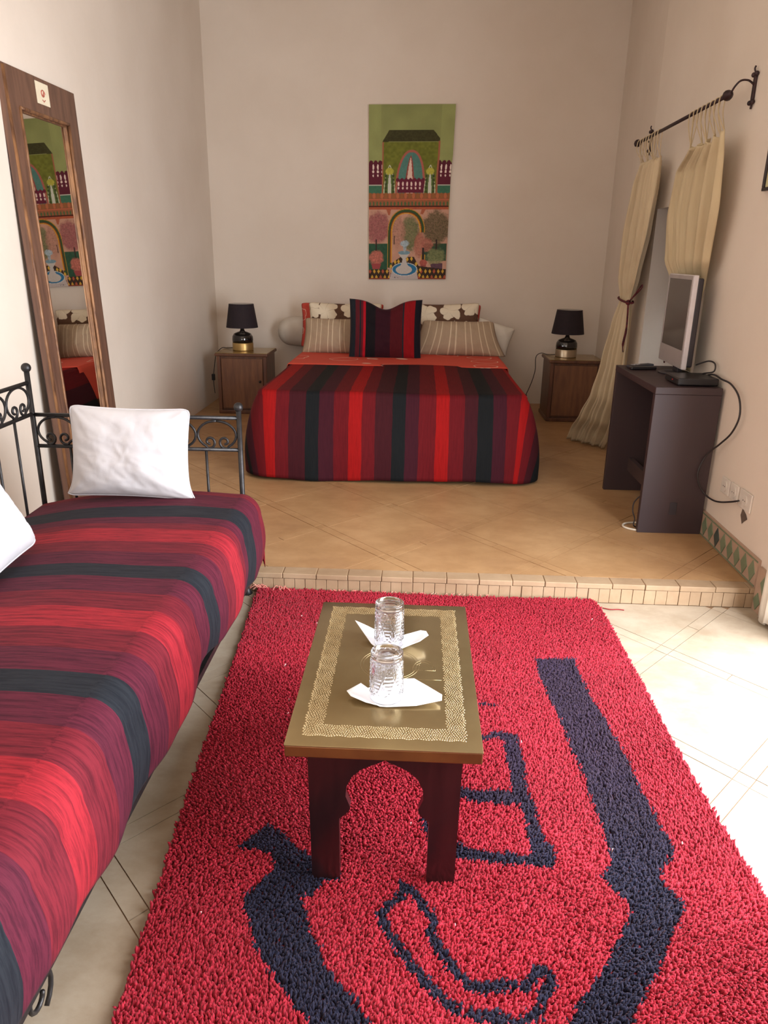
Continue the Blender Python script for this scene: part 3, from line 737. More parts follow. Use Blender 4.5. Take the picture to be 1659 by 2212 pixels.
    put(poly([(300, 1290), (355, 1290), (345, 1355), (325, 1358)]) | poly([(700, 1345), (715, 1290), (765, 1290), (730, 1350)]), (170, 96, 70))
    put(box(318, 1690, 326, 1980) | box(728, 1820, 737, 1890) | box(765, 1820, 774, 1890), (200, 150, 52))
    foliage(185, 1860, 100, 98, (198, 112, 98), 1, 91); put(poly([(125, 1930), (245, 1930), (225, 1995), (140, 1995)]), (158, 72, 72))
    foliage(900, 1850, 130, 110, (124, 128, 86), 1, 95); put(poly([(845, 1935), (990, 1925), (985, 2010), (850, 2010)]), (96, 68, 80), .15)
    put(ell(755, 1920, 45, 40), (168, 88, 76), .2); put(poly([(720, 1950), (790, 1950), (780, 2005), (730, 2005)]), (150, 76, 72))
    # tiled ground
    g = poly([(350, 2120), (380, 1920), (480, 1850), (640, 1850), (700, 1960), (1035, 2000), (1035, 2140), (90, 2140), (90, 2000), (340, 2005)])
    put(g, (60, 44, 34), .2)
    for k in range(18):
        for j, yy in enumerate((2025, 2095)):
            cx = 110+k*52+(26 if j else 0); put(g & (np.abs(X-cx)/17+np.abs(Y-yy)/28 < 1), (206, 160, 62) if (k+j) % 3 else (176, 88, 62))
    for (cx, yy) in ((365, 1965), (415, 1912), (455, 1905), (560, 1880), (612, 1872), (670, 1935), (722, 2005), (715, 2070)): put(np.abs(X-cx)/18+np.abs(Y-yy)/28 < 1, (214, 170, 66))
    put(box(90, 2108, 1035, 2130), (140, 66, 46))
    # fountain
    put(poly([(385, 1990), (672, 1990), (700, 2130), (345, 2130)]), (188, 176, 172), .05); put(ell(530, 2000, 155, 82), (202, 204, 200)); put(ell(530, 2000, 145, 74), (44, 112, 152), .15); put(ell(522, 2005, 98, 54), (196, 188, 180), .06)
    put(poly([(505, 1850), (540, 1850), (555, 1920), (580, 1970), (470, 1970), (498, 1920)]), (196, 188, 182)); put(poly([(447, 1795), (598, 1795), (570, 1835), (540, 1875), (505, 1875), (470, 1835)]), (196, 190, 182)); put(ell(522, 1800, 72, 24), (120, 148, 160), .1)
    foliage(525, 1690, 60, 40, (166, 184, 194), 1, 101); foliage(527, 1745, 24, 60, (160, 178, 188), 1, 105)
    # signature strokes
    for k in range(7): put(box(385+k*13, 2088+(k % 2)*6, 391+k*13, 2096+(k % 3)*6), (80, 78, 84))
    C[:] = C*(1+.05*(rs.rand(*X.shape)[..., None]-.5))
    tl, tr, bl, br = (-.492, 2.692), (.267, 2.701), (-.480, 1.233), (.237, 1.245)
    PX = (tl[0]*(1-gx)+tr[0]*gx)*(1-gy)+(bl[0]*(1-gx)+br[0]*gx)*gy; PZ = (tl[1]*(1-gx)+tr[1]*gx)*(1-gy)+(bl[1]*(1-gx)+br[1]*gx)*gy
    # the lower right edge of the canvas curls in a little
    PX = PX-.012*gx*np.clip((gy-.28)/.1, 0, 1)*(1-gy)*1.2
    PY = 7.318-.002*np.sin(gx*3)+.003*np.sin(gy*7+gx)
    return nx, nz, PX, PY, PZ, C
nx, nz, PX, PY, PZ, PC = paint()
pt = thing('painting', 'tall green painting of a palace and garden fountain on the back wall', 'painting', (-.11, 7.33, 1.24))
off = wloc(pt)
vs = np.stack([PX, PY, PZ], -1).reshape(-1, 3)-np.array(off)
idx = np.arange((nx+1)*(nz+1)).reshape(nz+1, nx+1)
fs = np.stack([idx[:-1, :-1], idx[1:, :-1], idx[1:, 1:], idx[:-1, 1:]], -1).reshape(-1, 4)
me = bpy.data.meshes.new('canvas'); me.from_pydata(vs.tolist(), [], fs.tolist()); me.update()
ca = me.color_attributes.new('Col', 'FLOAT_COLOR', 'POINT'); ca.data.foreach_set('color', np.concatenate([PC, np.ones(PC.shape[:2]+(1,))], -1).astype(np.float32).ravel())
me.materials.append(M['painting']); link('painted_surface', me, pt)
s = MB(); s.add([(tl[0], y, tl[1]) for tl in ((-.490, 2.690), (.264, 2.699), (.226, 1.247), (-.478, 1.235)) for y in (7.325, 7.348)], [(0, 2, 4, 6), (1, 7, 5, 3), (0, 1, 3, 2), (2, 3, 5, 4), (4, 5, 7, 6), (6, 7, 1, 0)])
s.build('canvas_stretcher', 'cream', pt)

# ------------------------------------------------------------------ leaning mirror on the left wall
mr = thing('wall_mirror', 'tall mirror in brown wooden frame leaning on the left wall', 'mirror', (-1.88, 4.12, ZS))
def mirror():
    # local frame: a along y (near -> far), h up; board leans from xb at the floor to xt at top
    y0, y1, z0, z1 = 3.775, 4.505, ZS, 2.255
    xb, xt = -1.850, -1.932
    def P(y, z, d):   # d = distance out of the board front
        k = (z-z0)/(z1-z0); sh_y = -.03*(1-k)
        return (xb+(xt-xb)*k+d+(y-y0)*.019, y+sh_y, z)
    def board(ya, yb, za, zb_, d0, d1):
        v = [P(y, z, d) for d in (d0, d1) for z in (za, zb_) for y in (ya, yb)]
        return v, [(0, 1, 3, 2), (4, 6, 7, 5), (0, 4, 5, 1), (2, 3, 7, 6), (0, 2, 6, 4), (1, 5, 7, 3)]
    W = .115; D = .0
    for nm, a in (('stile', (y0, y0+W, z0, z1)), ('stile', (y1-W, y1, z0, z1)), ('rail', (y0+W, y1-W, z1-.17, z1)), ('rail', (y0+W, y1-W, z0, z0+.30))):
        MB().add(*board(*a, -.026, .004)).build(nm, 'mirror_wood', mr)
    MB().add(*board(y0+.003, y1-.003, z0, z1, -.031, -.0265)).build('back_board', 'mirror_edge_wood', mr)
    ia, ib, ja, jb = y0+W, y1-W, z0+.30, z1-.17
    w = .014
    for a in ((ia, ia+w, ja, jb), (ib-w, ib, ja, jb), (ia+w, ib-w, ja, ja+w), (ia+w, ib-w, jb-w, jb)):
        MB().add(*board(*a, -.014, -.004)).build('gilt_bead', 'mirror_gold', mr)
    # rounded bead standing on the inner edge of the frame
    for (a, b) in (((ia, ja), (ia, jb)), ((ib, ja), (ib, jb)), ((ia, ja), (ib, ja)), ((ia, jb), (ib, jb))):
        pts = [P(a[0]+(b[0]-a[0])*k/8, a[1]+(b[1]-a[1])*k/8, .004) for k in range(9)]
        MB().tube(pts, .009, 8).build('moulding', 'mirror_gold', mr, True)
    for ya in (y0+.012,):
        MB().tube([P(ya, z0+.01, .002), P(ya, z1-.01, .002)], .012, 8).build('moulding', 'mirror_gold', mr, True)
    MB().add(*board(ia+w, ib-w, ja+w, jb-w, -.020, -.0135)).build('mirror_glass', 'mirror', mr)
    lb = MB().add(*board(4.075, 4.205, z1-.118, z1-.018, .0042, .0055)).build('paper_label', 'cream', mr)
    lb['label'] = 'small cream label with a red emblem'
    e = MB()
    def Q(y, z): return P(y, z, .0062)
    cy, cz = 4.14, z1-.068
    e.tube([Q(cy+.02*math.cos(a*.55)*(1-a*.03), cz+.018*math.sin(a*.55)*(1-a*.03)) for a in range(12)], .0028, 5)
    e.tube([Q(cy-.005+.011*math.cos(a*.6+2), cz+.003+.011*math.sin(a*.6+2)) for a in range(9)], .0035, 5)
    e.tube([Q(cy-.012, cz-.028), Q(cy+.002, cz-.036), Q(cy+.016, cz-.026)], .0022, 5)
    e.build('emblem', 'emblem', lb)
mirror()

# ------------------------------------------------------------------ iron daybed
dbd = thing('iron_daybed', 'black wrought iron daybed with scrollwork along the left wall', 'daybed', (-1.16, 1.9, 0))
PX0, PX1, PYF, PYN = -1.61, -.735, 3.03, .62
def post(x, y, h, r=.011):
    b = MB(); b.tube([(x, y, 0), (x, y, h)], r, 10); b.build('post', 'iron', dbd, True)
    MB().sphere((x, y, h+.014), .020).build('finial', 'iron', dbd, True)
    MB().lathe([(.0225, 0), (.024, .006), (.014, .02), (.0115, .03)], (x, y, 0), 12).build('foot', 'iron', dbd, True)
post(PX0, PYF, .975); post(PX1, PYF, .832); post(PX1, PYN, .832); post(PX0, PYN, .975)
def scroll(c, ax, rx, rz, turns_dir=1):
    """a heart-like pair of scrolls inside an oval bow, in the plane of ax (unit horizontal) and z"""
    b = MB(); 
    def P(a, z): return (c[0]+ax[0]*a, c[1]+ax[1]*a, c[2]+z)
    # outer bow: from lower left spiral up round the top to the lower right spiral
    for sgn in (-1, 1):
        pts = []
        # half bow
        for k in range(13):
            a = PI/2+ -1*(k/12)*PI*1.0
            pts.append((sgn*rx*math.cos(a) if k else 0, rz*math.sin(a)))
        pts = [(sgn*rx*math.sin(t), rz*math.cos(t)) for t in [k*PI*.80/12 for k in range(13)]]
        # spiral in: centre below middle
        e = pts[-1]; sc = (sgn*rx*.40, -rz*.50); r0 = math.hypot(e[0]-sc[0], e[1]-sc[1]); a0 = math.atan2(e[1]-sc[1], e[0]-sc[0])
        for k in range(1, 26):
            t = k/25; a = a0-sgn*t*2*PI*1.15; r = r0*(1-t)**.8*.98+.004
            r = max(r, rx*.10)
            pts.append((sc[0]+r*math.cos(a), sc[1]+r*math.sin(a)*1.05))
        b.tube([P(x, z) for x, z in pts], .0055, 7)
    return b
Hh = (.664, .794)
for yy in (PYF, PYN):
    MB().tube([(PX0, yy, .794), (PX1, yy, .800)], .0085, 8).build('rail', 'iron', dbd, True)
    MB().tube([(PX0, yy, .660), (PX1, yy, .664)], .0085, 8).build('rail', 'iron', dbd, True)
    nsc = 5; wd = (PX1-PX0-.022)/nsc
    for k in range(nsc):
        scroll((PX0+.011+wd*(k+.5), yy, .726), (1, 0), wd/2-.004, .060).build('scroll', 'iron', dbd, True)
    for k in (1, 2, 3, 4, 5):
        x = PX0+(PX1-PX0)*k/6
        MB().tube([(x, yy, .664), (x, yy, .22)], .006, 7).build('bar', 'iron', dbd, True)
MB().tube([(PX0, PYF, .928), (PX0, PYN, .928)], .0085, 8).build('rail', 'iron', dbd, True)
MB().tube([(PX0, PYF, .797), (PX0, PYN, .797)], .0085, 8).build('rail', 'iron', dbd, True)
nsc = 13; wd = (PYF-PYN-.022)/nsc
for k in range(nsc): scroll((PX0, PYF-.011-wd*(k+.5), .862), (0, 1), wd/2-.004, .060).build('scroll', 'iron', dbd, True)
for k in range(1, 16):
    y = PYF-.15*k
    MB().tube([(PX0, y, .797), (PX0, y, .22)], .006, 7).build('bar', 'iron', dbd, True)
for xx in (PX0, -.668):
    MB().box(xx-.008, xx+.008, PYN, PYF, .160, .182).build('side_rail', 'iron', dbd)
for yy in (PYF, PYN): MB().box(PX0, -.672, yy-.01, yy+.01, .155, .185).build('end_rail', 'iron', dbd)
for y in (1.02, .90):
    b = MB(); pts = []
    for k in range(22):
        t = k/21; a = -1.2+t*7.2; r = .055*(1-.72*t); pts.append((-.690, y+r*math.cos(a), .098+r*math.sin(a)))
    b.tube(pts, .005, 6).build('scroll', 'iron', dbd, True)
for k in range(14):
    y = .75+k*.17; MB().box(PX0, -.675, y-.02, y+.02, .186, .190).build('slat', 'iron', dbd)
# mattress and cover
def soft_block(x0, x1, y0, y1, z0, z1, r, dome, name, mat, parent=None):
    cx, cy, hx, hy = (x0+x1)/2, (y0+y1)/2, (x1-x0)/2, (y1-y0)/2
    def f(u, v):
        return 0
mt = MB().box(PX0+.02, -.715, PYN+.03, PYF-.02, .192, .395, .05).build('mattress', 'mattress', None, True)
tag(mt, 'plain mattress under the striped cover of the iron daybed', 'mattress')
def daybed_cover():
    rr = random.Random(5); ph = [rr.uniform(0, 6.28) for _ in range(8)]
    s = MB()
    NV, NU = 150, 90
    Y0, Y1 = .64, 3.055
    Rr = .085
    def f(u, v):
        y = Y0+(Y1-Y0)*v
        # far end rounding
        de = max(0, (y-(Y1-.07))/.07); dz_end = .065*(1-math.sqrt(max(0, 1-de*de)))
        # cross-section by arc length from the wall side to the room side
        xa, xb = -1.600, -.652
        ztop = .478+.006*math.sin(3*y+ph[0])-dz_end
        Lt = (xb-Rr)-xa; La = Rr*PI/2; Ls = .235
        t = u*(Lt+La+Ls)
        wob = .006*math.sin(9*y+ph[1])+.004*math.sin(21*y+ph[2])
        if t < Lt:
            k = t/Lt; x = xa+t; z = ztop-.075*(1-k)**2.2+.008*math.sin(PI*k)
            z += .002*math.sin(14*x+5*y)
        elif t < Lt+La:
            a = (t-Lt)/Rr; x = xb-Rr+Rr*math.sin(a); z = ztop-Rr*(1-math.cos(a)); x += wob*.5*math.sin(a)
        else:
            k = (t-Lt-La)/Ls; hem = .188-.012*math.sin(5.3*y+ph[3])-.016*math.sin(12*y+ph[4])
            z = ztop-Rr-(ztop-Rr-hem)*k; x = xb+wob*(.5+.8*k)+.014*math.sin(PI*k)+.002*k
            if y > 2.9: x -= .0
        if de > 0: x -= .02*de*de*(1 if t > Lt else 0)
        yy = y+.012*math.sin(2.6*x+ph[5]) 
        return (x, min(yy, Y1+.01), z, x if t < Lt else xb+(t-Lt), y)
    s.grid(f, NU, NV)
    # far end hanging down behind
    def g(u, v):
        q = f(u*.88, 1.0); return (q[0], q[1]+.004+.004*math.sin(9*u), q[2]-v*.16, q[3], q[4]+v*.16)
    s.grid(g, NU, 6)
    return s
dc = daybed_cover().build('daybed_cover', 'daybed_stripes', None, True, False); solid(dc, .004, 1)
tag(dc, 'red, maroon and black striped cover over the mattress of the iron daybed', 'blanket')
pillow('white_pillow', 'white_cotton', (-1.170, 2.935, .665), .50, .375, .15, yaw=.0, lean=-.16, roll=.012, pinch=.055, sag=.7, seed=21, wr=.005, flare=.05, label='white pillow with piping leaning on the far end of the daybed', cat='pillow', piping='white_cotton', n=56)
pillow('white_pillow', 'white_cotton', (-1.385, 2.10, .630), .60, .36, .20, yaw=PI/2+.10, lean=-.52, roll=.0, pinch=.06, seed=25, wr=.007, label='white pillow cut by the left picture edge, leaning on the daybed back', cat='pillow', piping='white_cotton', n=56)

# ------------------------------------------------------------------ rug
RUGP = [(-.692, 3.046), (-.5, 3.052), (0, 3.04), (.5, 3.043), (.80, 3.05), (.822, 2.98), (.833, 2.3), (.845, 1.8), (.862, 1.39), (.872, .6), (-.545, .6), (-.560, 1.03), (-.60, 1.6), (-.645, 2.3)]
def pip(px, py, poly):
    m = np.zeros(px.shape, bool)
    for i in range(len(poly)):
        (xa, ya), (xb, yb) = poly[i-1], poly[i]
        if ya == yb: continue
        m ^= ((ya > py) != (yb > py)) & (px < (xb-xa)*(py-ya)/(yb-ya)+xa)
    return m
#PATTERN_BEGIN
RUG_POLYS = [[(0.468, 2.502), (0.623, 2.514), (0.612, 2.431), (0.627, 2.357), (0.626, 2.262), (0.637, 2.196), (0.649, 2.092), (0.662, 1.978), (0.671, 1.908), (0.672, 1.793), (0.678, 1.74), (0.678, 1.654), (0.688, 1.608), (0.686, 1.55), (0.652, 1.506), (0.623, 1.469), (0.64, 1.425), (0.66, 1.386), (0.634, 1.351), (0.601, 1.3), (0.571, 1.252), (0.541, 1.206), (0.513, 1.174), (0.488, 1.136), (0.449, 1.084), (0.43, 0.86), (0.3, 0.66), (0.17, 0.66), (0.22, 0.8), (0.329, 1.077), (0.352, 1.121), (0.394, 1.163), (0.42, 1.198), (0.449, 1.24), (0.489, 1.303), (0.509, 1.333), (0.533, 1.378), (0.517, 1.401), (0.495, 1.433), (0.482, 1.463), (0.518, 1.515), (0.526, 1.565), (0.523, 1.638), (0.517, 1.722), (0.518, 1.799), (0.513, 1.906), (0.502, 1.968), (0.501, 2.053), (0.493, 2.143), (0.477, 2.275), (0.466, 2.395)], [(-0.234, 1.492), (-0.158, 1.45), (-0.154, 1.416), (-0.194, 1.409), (-0.203, 1.385), (-0.22, 1.364), (-0.24, 1.353), (-0.226, 1.321), (-0.213, 1.285), (-0.197, 1.251), (-0.178, 1.222), (-0.166, 1.186), (-0.141, 1.153), (-0.11, 1.124), (-0.088, 1.104), (-0.069, 1.08), (-0.054, 1.055), (0.1, 0.8), (0.17, 0.66), (0.02, 0.66), (-0.05, 0.8), (-0.178, 1.053), (-0.199, 1.076), (-0.227, 1.103), (-0.266, 1.145), (-0.29, 1.179), (-0.319, 1.21), (-0.332, 1.247), (-0.353, 1.29), (-0.376, 1.34), (-0.378, 1.36), (-0.358, 1.373), (-0.357, 1.391), (-0.327, 1.424), (-0.317, 1.446), (-0.329, 1.478), (-0.343, 1.496), (-0.385, 1.502), (-0.429, 1.505), (-0.407, 1.524), (-0.4, 1.548), (-0.381, 1.555), (-0.367, 1.583), (-0.346, 1.591), (-0.325, 1.571), (-0.294, 1.543), (-0.272, 1.515)], [(0.235, 2.015), (0.289, 2.038), (0.312, 2.03), (0.345, 2.023), (0.343, 1.957), (0.3, 1.95), (0.298, 1.982), (0.285, 2.0), (0.241, 1.987), (0.209, 1.976), (0.188, 2.003)], [(0.297, 1.972), (0.345, 1.976), (0.349, 1.87), (0.343, 1.749), (0.354, 1.712), (0.354, 1.648), (0.364, 1.581), (0.38, 1.538), (0.374, 1.486), (0.322, 1.485), (0.322, 1.521), (0.319, 1.585), (0.321, 1.652), (0.312, 1.702), (0.299, 1.753), (0.302, 1.841), (0.295, 1.954)], [(0.143, 1.767), (0.205, 1.755), (0.3, 1.761), (0.323, 1.71), (0.282, 1.704), (0.242, 1.708), (0.191, 1.709), (0.141, 1.724)], [(0.133, 1.547), (0.179, 1.528), (0.244, 1.526), (0.322, 1.521), (0.322, 1.485), (0.263, 1.488), (0.195, 1.492), (0.131, 1.494)], [(0.033, 1.643), (0.06, 1.632), (0.094, 1.592), (0.143, 1.549), (0.14, 1.499), (0.092, 1.527), (0.063, 1.554)], [(0.24, 2.201), (0.297, 2.194), (0.296, 2.183), (0.239, 2.181)]]
RUG_LINES = [([(-0.005, 1.413), (0.016, 1.399), (0.036, 1.365), (0.055, 1.333), (0.07, 1.302), (0.062, 1.275), (0.07, 1.254), (0.087, 1.226), (0.108, 1.195), (0.128, 1.168), (0.148, 1.151), (0.172, 1.148), (0.199, 1.15), (0.224, 1.157), (0.154, 1.153), (0.2, 1.158), (0.238, 1.158), (0.258, 1.153), (0.272, 1.173), (0.287, 1.197), (0.304, 1.196), (0.317, 1.182), (0.309, 1.162), (0.293, 1.145), (0.286, 1.125), (0.274, 1.106), (0.274, 1.097), (0.244, 1.084)], 0.011), ([(0.004, 1.393), (-0.007, 1.373), (-0.034, 1.347), (-0.05, 1.32), (-0.041, 1.291), (-0.03, 1.265), (-0.011, 1.241), (0.008, 1.217), (0.023, 1.19), (0.047, 1.16), (0.071, 1.135), (0.095, 1.111), (0.117, 1.096), (0.154, 1.091), (0.2, 1.089), (0.135, 1.092), (0.175, 1.087), (0.214, 1.082), (0.244, 1.084)], 0.011)]
#PATTERN_END
rug = thing('shag_rug', 'thick red shag rug with dark blue motifs on the lower floor', 'rug', (.1, 1.8, 0))
MB().prism(RUGP, .0005, .010).build('backing', 'rug_back', rug)
def pile():
    rs = np.random.RandomState(11)
    sp = .0057
    gx, gy = np.meshgrid(np.arange(-.72, .90, sp), np.arange(.6, 3.07, sp*.92))
    gx = gx+((np.arange(gx.shape[0]) % 2)*sp/2)[:, None]
    px = (gx+rs.uniform(-.35, .35, gx.shape)*sp).ravel(); py = (gy+rs.uniform(-.35, .35, gy.shape)*sp).ravel()
    m = pip(px, py, RUGP); px, py = px[m], py[m]; n = len(px)
    jx = px+rs.normal(0, .0022, n); jy = py+rs.normal(0, .0022, n)
    dark = np.zeros(n, bool)
    for P in RUG_POLYS: dark |= pip(jx, jy, P)
    for (L, wd) in RUG_LINES:
        for a, b in zip(L[:-1], L[1:]):
            ax, ay = a; bx, by = b; vx, vy = bx-ax, by-ay; t = np.clip(((jx-ax)*vx+(jy-ay)*vy)/(vx*vx+vy*vy+1e-12), 0, 1)
            dark |= (jx-ax-t*vx)**2+(jy-ay-t*vy)**2 < wd*wd
    # pile direction drifts in patches
    ang = 1.1*np.sin(2.3*px+1.7*np.sin(1.9*py))+1.3*np.sin(3.1*py+2*px)+rs.normal(0, .9, n)
    ln = rs.uniform(.004, .013, n); h = .024+rs.uniform(-.003, .005, n)+.003*np.sin(9*px+4*np.sin(5*py))*np.sin(7*py)
    dx, dy = np.cos(ang)*ln, np.sin(ang)*ln
    r0 = rs.uniform(.0027, .0040, n); tw = rs.uniform(0, PI/2, n)
    rings = ((0.0, .8, .006), (.35, 1.12, None), (.80, .85, None))
    V = []
    for (k, rad, zz) in ((0.0, .9, 0), (.62, 1.15, 1)):
        for q in range(4):
            a = tw+q*2*PI/4
            V.append(np.stack([px+dx*k+np.cos(a)*r0*rad, py+dy*k+np.sin(a)*r0*rad, .007+(h-.007)*(0, .70)[zz]], -1))
    V.append(np.stack([px+dx, py+dy, h], -1))
    V = np.stack(V, 1); base = (np.arange(n)*9)[:, None]
    fl_ = []
    for q in range(4):
        q2 = (q+1) % 4; fl_.append((q, q2, 4+q2, 4+q))
    F4 = (base[:, :, None]+np.array(fl_)[None]).reshape(-1, 4)
    F3 = (base[:, :, None]+np.array([(4+q, 4+(q+1) % 4, 8) for q in range(4)])[None]).reshape(-1, 3)
    tone = rs.uniform(.78, 1.12, n)*(1+.10*np.sin(6*px+3*np.sin(4*py))*np.sin(8*py+1))
    red = np.array(srgb(142, 24, 38)[:3]); red2 = np.array(srgb(162, 36, 54)[:3]); navy = np.array(srgb(22, 26, 46)[:3]); plum = np.array(srgb(40, 30, 50)[:3])
    mixr = rs.rand(n)[:, None]; c = red*(1-mixr)+red2*mixr
    # dark wool: navier towards the near end, plum in the far bar
    f = np.clip((py-1.45)/.5, 0, 1)[:, None]; d = navy*(1-f)+plum*f
    c = np.where(dark[:, None], d, c)*tone[:, None]
    fleck = rs.rand(n) < .0003; c[fleck] = srgb(214, 170, 170)[:3]
    C = np.repeat(c[:, None, :], 9, 1)
    me = bpy.data.meshes.new('pile'); nv = n*9
    o = np.array(wloc(rug)); Vr = (V.reshape(-1, 3)-o)
    me.vertices.add(nv); me.vertices.foreach_set('co', Vr.astype(np.float32).ravel())
    me.loops.add(F4.size+F3.size); me.loops.foreach_set('vertex_index', np.concatenate([F4.ravel(), F3.ravel()]).astype(np.int32))
    me.polygons.add(len(F4)+len(F3))
    st = np.concatenate([np.arange(len(F4))*4, F4.size+np.arange(len(F3))*3]).astype(np.int32)
    me.polygons.foreach_set('loop_start', st)
    try: me.polygons.foreach_set('loop_total', np.concatenate([np.full(len(F4), 4), np.full(len(F3), 3)]).astype(np.int32))
    except Exception: pass
    me.update(calc_edges=True); me.validate()
    ca = me.color_attributes.new('Col', 'FLOAT_COLOR', 'POINT'); ca.data.foreach_set('color', np.concatenate([C.reshape(-1, 3), np.ones((nv, 1))], -1).astype(np.float32).ravel())
    me.polygons.foreach_set('use_smooth', [True]*len(me.polygons)); me.materials.append(M['pile'])
    ob = link('pile', me, rug); ob['kind'] = 'stuff'
pile()
# loose fringe threads at the far left corner and along the far edge
b = MB()
for k in range(26):
    x0, y0 = (-.69+R.uniform(0, .05), 3.045) if k < 14 else (-.60+R.uniform(0, .04), 3.05)
    a = R.uniform(2.4, 3.6) if k < 14 else R.uniform(1.0, 2.4)+PI
    ln = R.uniform(.03, .07)
    b.tube(smooth_path([(x0, y0, .022), (x0+ln*.5*math.cos(a), y0+ln*.3*math.sin(a), .032+R.uniform(-.006, .01)), (x0+ln*math.cos(a), y0+ln*.5*math.sin(a), .016)], 3), .0016, 4)
for k in range(60):
    x0 = R.uniform(-.4, .35); b.tube([(x0, 3.046, .02), (x0+R.uniform(-.012, .012), 3.052, .024)], .0015, 4)
b.build('fringe', 'red_fringe', rug)['kind'] = 'stuff'

# ------------------------------------------------------------------ brass topped coffee table
TX0, TX1, TY0, TY1, TZ = -.272, .170, 1.385, 2.108, .422
ct = thing('coffee_table', 'low brass-topped coffee table with arched dark wood legs on red rug', 'table', ((TX0+TX1)/2, (TY0+TY1)/2, .02))
MB().box(TX0+.001, TX1-.001, TY0+.001, TY1-.001, TZ-.033, TZ-.003, .003).build('edge_band', 'copper_edge', ct)
MB().box(TX0, TX1, TY0, TY1, TZ-.0045, TZ, .0018).build('brass_top', 'brass', ct, True, angle=30)
def keyhole(y0, y1):
    xl, xr = -.219, .124; cx = (xl+xr)/2; zt = TZ-.034; zb = .012
    half = [( -.104, zb), (-.105, .198), (-.100, .202), (-.081, .222), (-.079, .232), (-.090, .262), (-.088, .290), (-.075, .318), (-.055, .338), (-.028, .352), (-.008, .361), (0, .366)]
    pts = [(xl, zb)]+[(cx+a, z) for a, z in half]+[(cx-a, z) for a, z in half[::-1][1:]]+[(xr, zb), (xr+.003, zt), (xl-.006, zt)]
    n = len(pts)
    m = MB(); # build as strips for robust triangulation
    P = pts
    h = half; L = [(xl, zb)]+[(xl-.006*(z-zb)/(zt-zb), z) for a, z in h[1:]]; 
    vs = []; fs = []
    for sg in (1, -1):
        for i in range(len(h)-1):
            a0, z0 = h[i]; a1, z1 = h[i+1]
            o0 = (xl-.006*(z0-zb)/(zt-zb)) if sg == 1 else (xr+.004*(z0-zb)/(zt-zb)); o1 = (xl-.006*(z1-zb)/(zt-zb)) if sg == 1 else (xr+.004*(z1-zb)/(zt-zb))
            q = [(o0, z0), (cx+sg*a0, z0), (cx+sg*a1, z1), (o1, z1)]
            m.prism(q, y0, y1, 1)
        q = [((xl-.0056) if sg == 1 else (xr+.0037), .366), (cx, .366), (cx, zt), ((xl-.006) if sg == 1 else (xr+.004), zt)]
        m.prism(q, y0, y1, 1)
    bm_o = m.build('end_panel', 'table_wood', ct)
    bm = bmesh.new(); bm.from_mesh(bm_o.data); bmesh.ops.remove_doubles(bm, verts=bm.verts, dist=1e-5)
    seen = {}
    for f in list(bm.faces):
        k = tuple(sorted(v.index for v in f.verts)); seen.setdefault(k, []).append(f)
    bad = [f for l in seen.values() if len(l) > 1 for f in l]; bmesh.ops.delete(bm, geom=bad, context='FACES_ONLY'); bmesh.ops.recalc_face_normals(bm, faces=bm.faces); bm.to_mesh(bm_o.data); bm.free()
keyhole(1.418, 1.440); keyhole(2.052, 2.074)
for xx in (-.213, .100): MB().box(xx, xx+.018, 1.441, 2.051, TZ-.10, TZ-.034).build('side_apron', 'table_wood', ct)
def dots():
    b = MB(); rs = random.Random(3)
    ox0, ox1, oy0, oy1 = -.236, .134, 1.425, 2.075; wdt = .044
    def dome(x, y, r, h):
        vs = [(x+r*math.cos(k*PI/3), y+r*math.sin(k*PI/3), TZ) for k in range(6)]+[(x+.55*r*math.cos(k*PI/3), y+.55*r*math.sin(k*PI/3), TZ+h*.75) for k in range(6)]+[(x, y, TZ+h)]
        fs = [(k, (k+1) % 6, 6+(k+1) % 6, 6+k) for k in range(6)]+[(6+k, 6+(k+1) % 6, 12) for k in range(6)]
        b.add(vs, fs)
    st = .0056
    ny = int((oy1-oy0)/st); nxx = int((ox1-ox0)/st)
    for j in range(ny+1):
        for i in range(nxx+1):
            x = ox0+i*st+(st/2 if j % 2 else 0); y = oy0+j*st
            if x > ox1: continue
            inner = (x > ox0+wdt and x < ox1-wdt and y > oy0+wdt and y < oy1-wdt)
            if inner: continue
            wvx = .0016*math.sin(y*130+x*60); wvy = .0016*math.sin(x*140-y*50)
            edge = min(x-ox0, ox1-x, y-oy0, oy1-y) < st*.9
            dome(x+wvx+rs.uniform(-.0005, .0005), y+wvy+rs.uniform(-.0005, .0005), .0021 if not edge else .0026, .0011 if not edge else .0014)
    o = b.build('embossed_border', 'brass_dot', ct, True); o['kind'] = 'stuff'
    e = MB()
    def ln(pts, r=.0006): e.tube([(x, y, TZ-.0001) for x, y in pts], r, 5)
    for rr_ in (.078, .071): ln([(-.050+rr_*math.cos(a*PI/36), 1.745+rr_*math.sin(a*PI/36)*1.0) for a in range(73)])
    for rr_ in (.030, .024): ln([(.040+rr_*math.cos(a*PI/18), 1.72+rr_*1.7*math.sin(a*PI/18)) for a in range(19)]+[(.040+rr_, 1.72)])
    ln([(.02, 1.675), (.085, 1.675)])
    e.build('engraved_emblem', 'brass', ct, True)
dots()
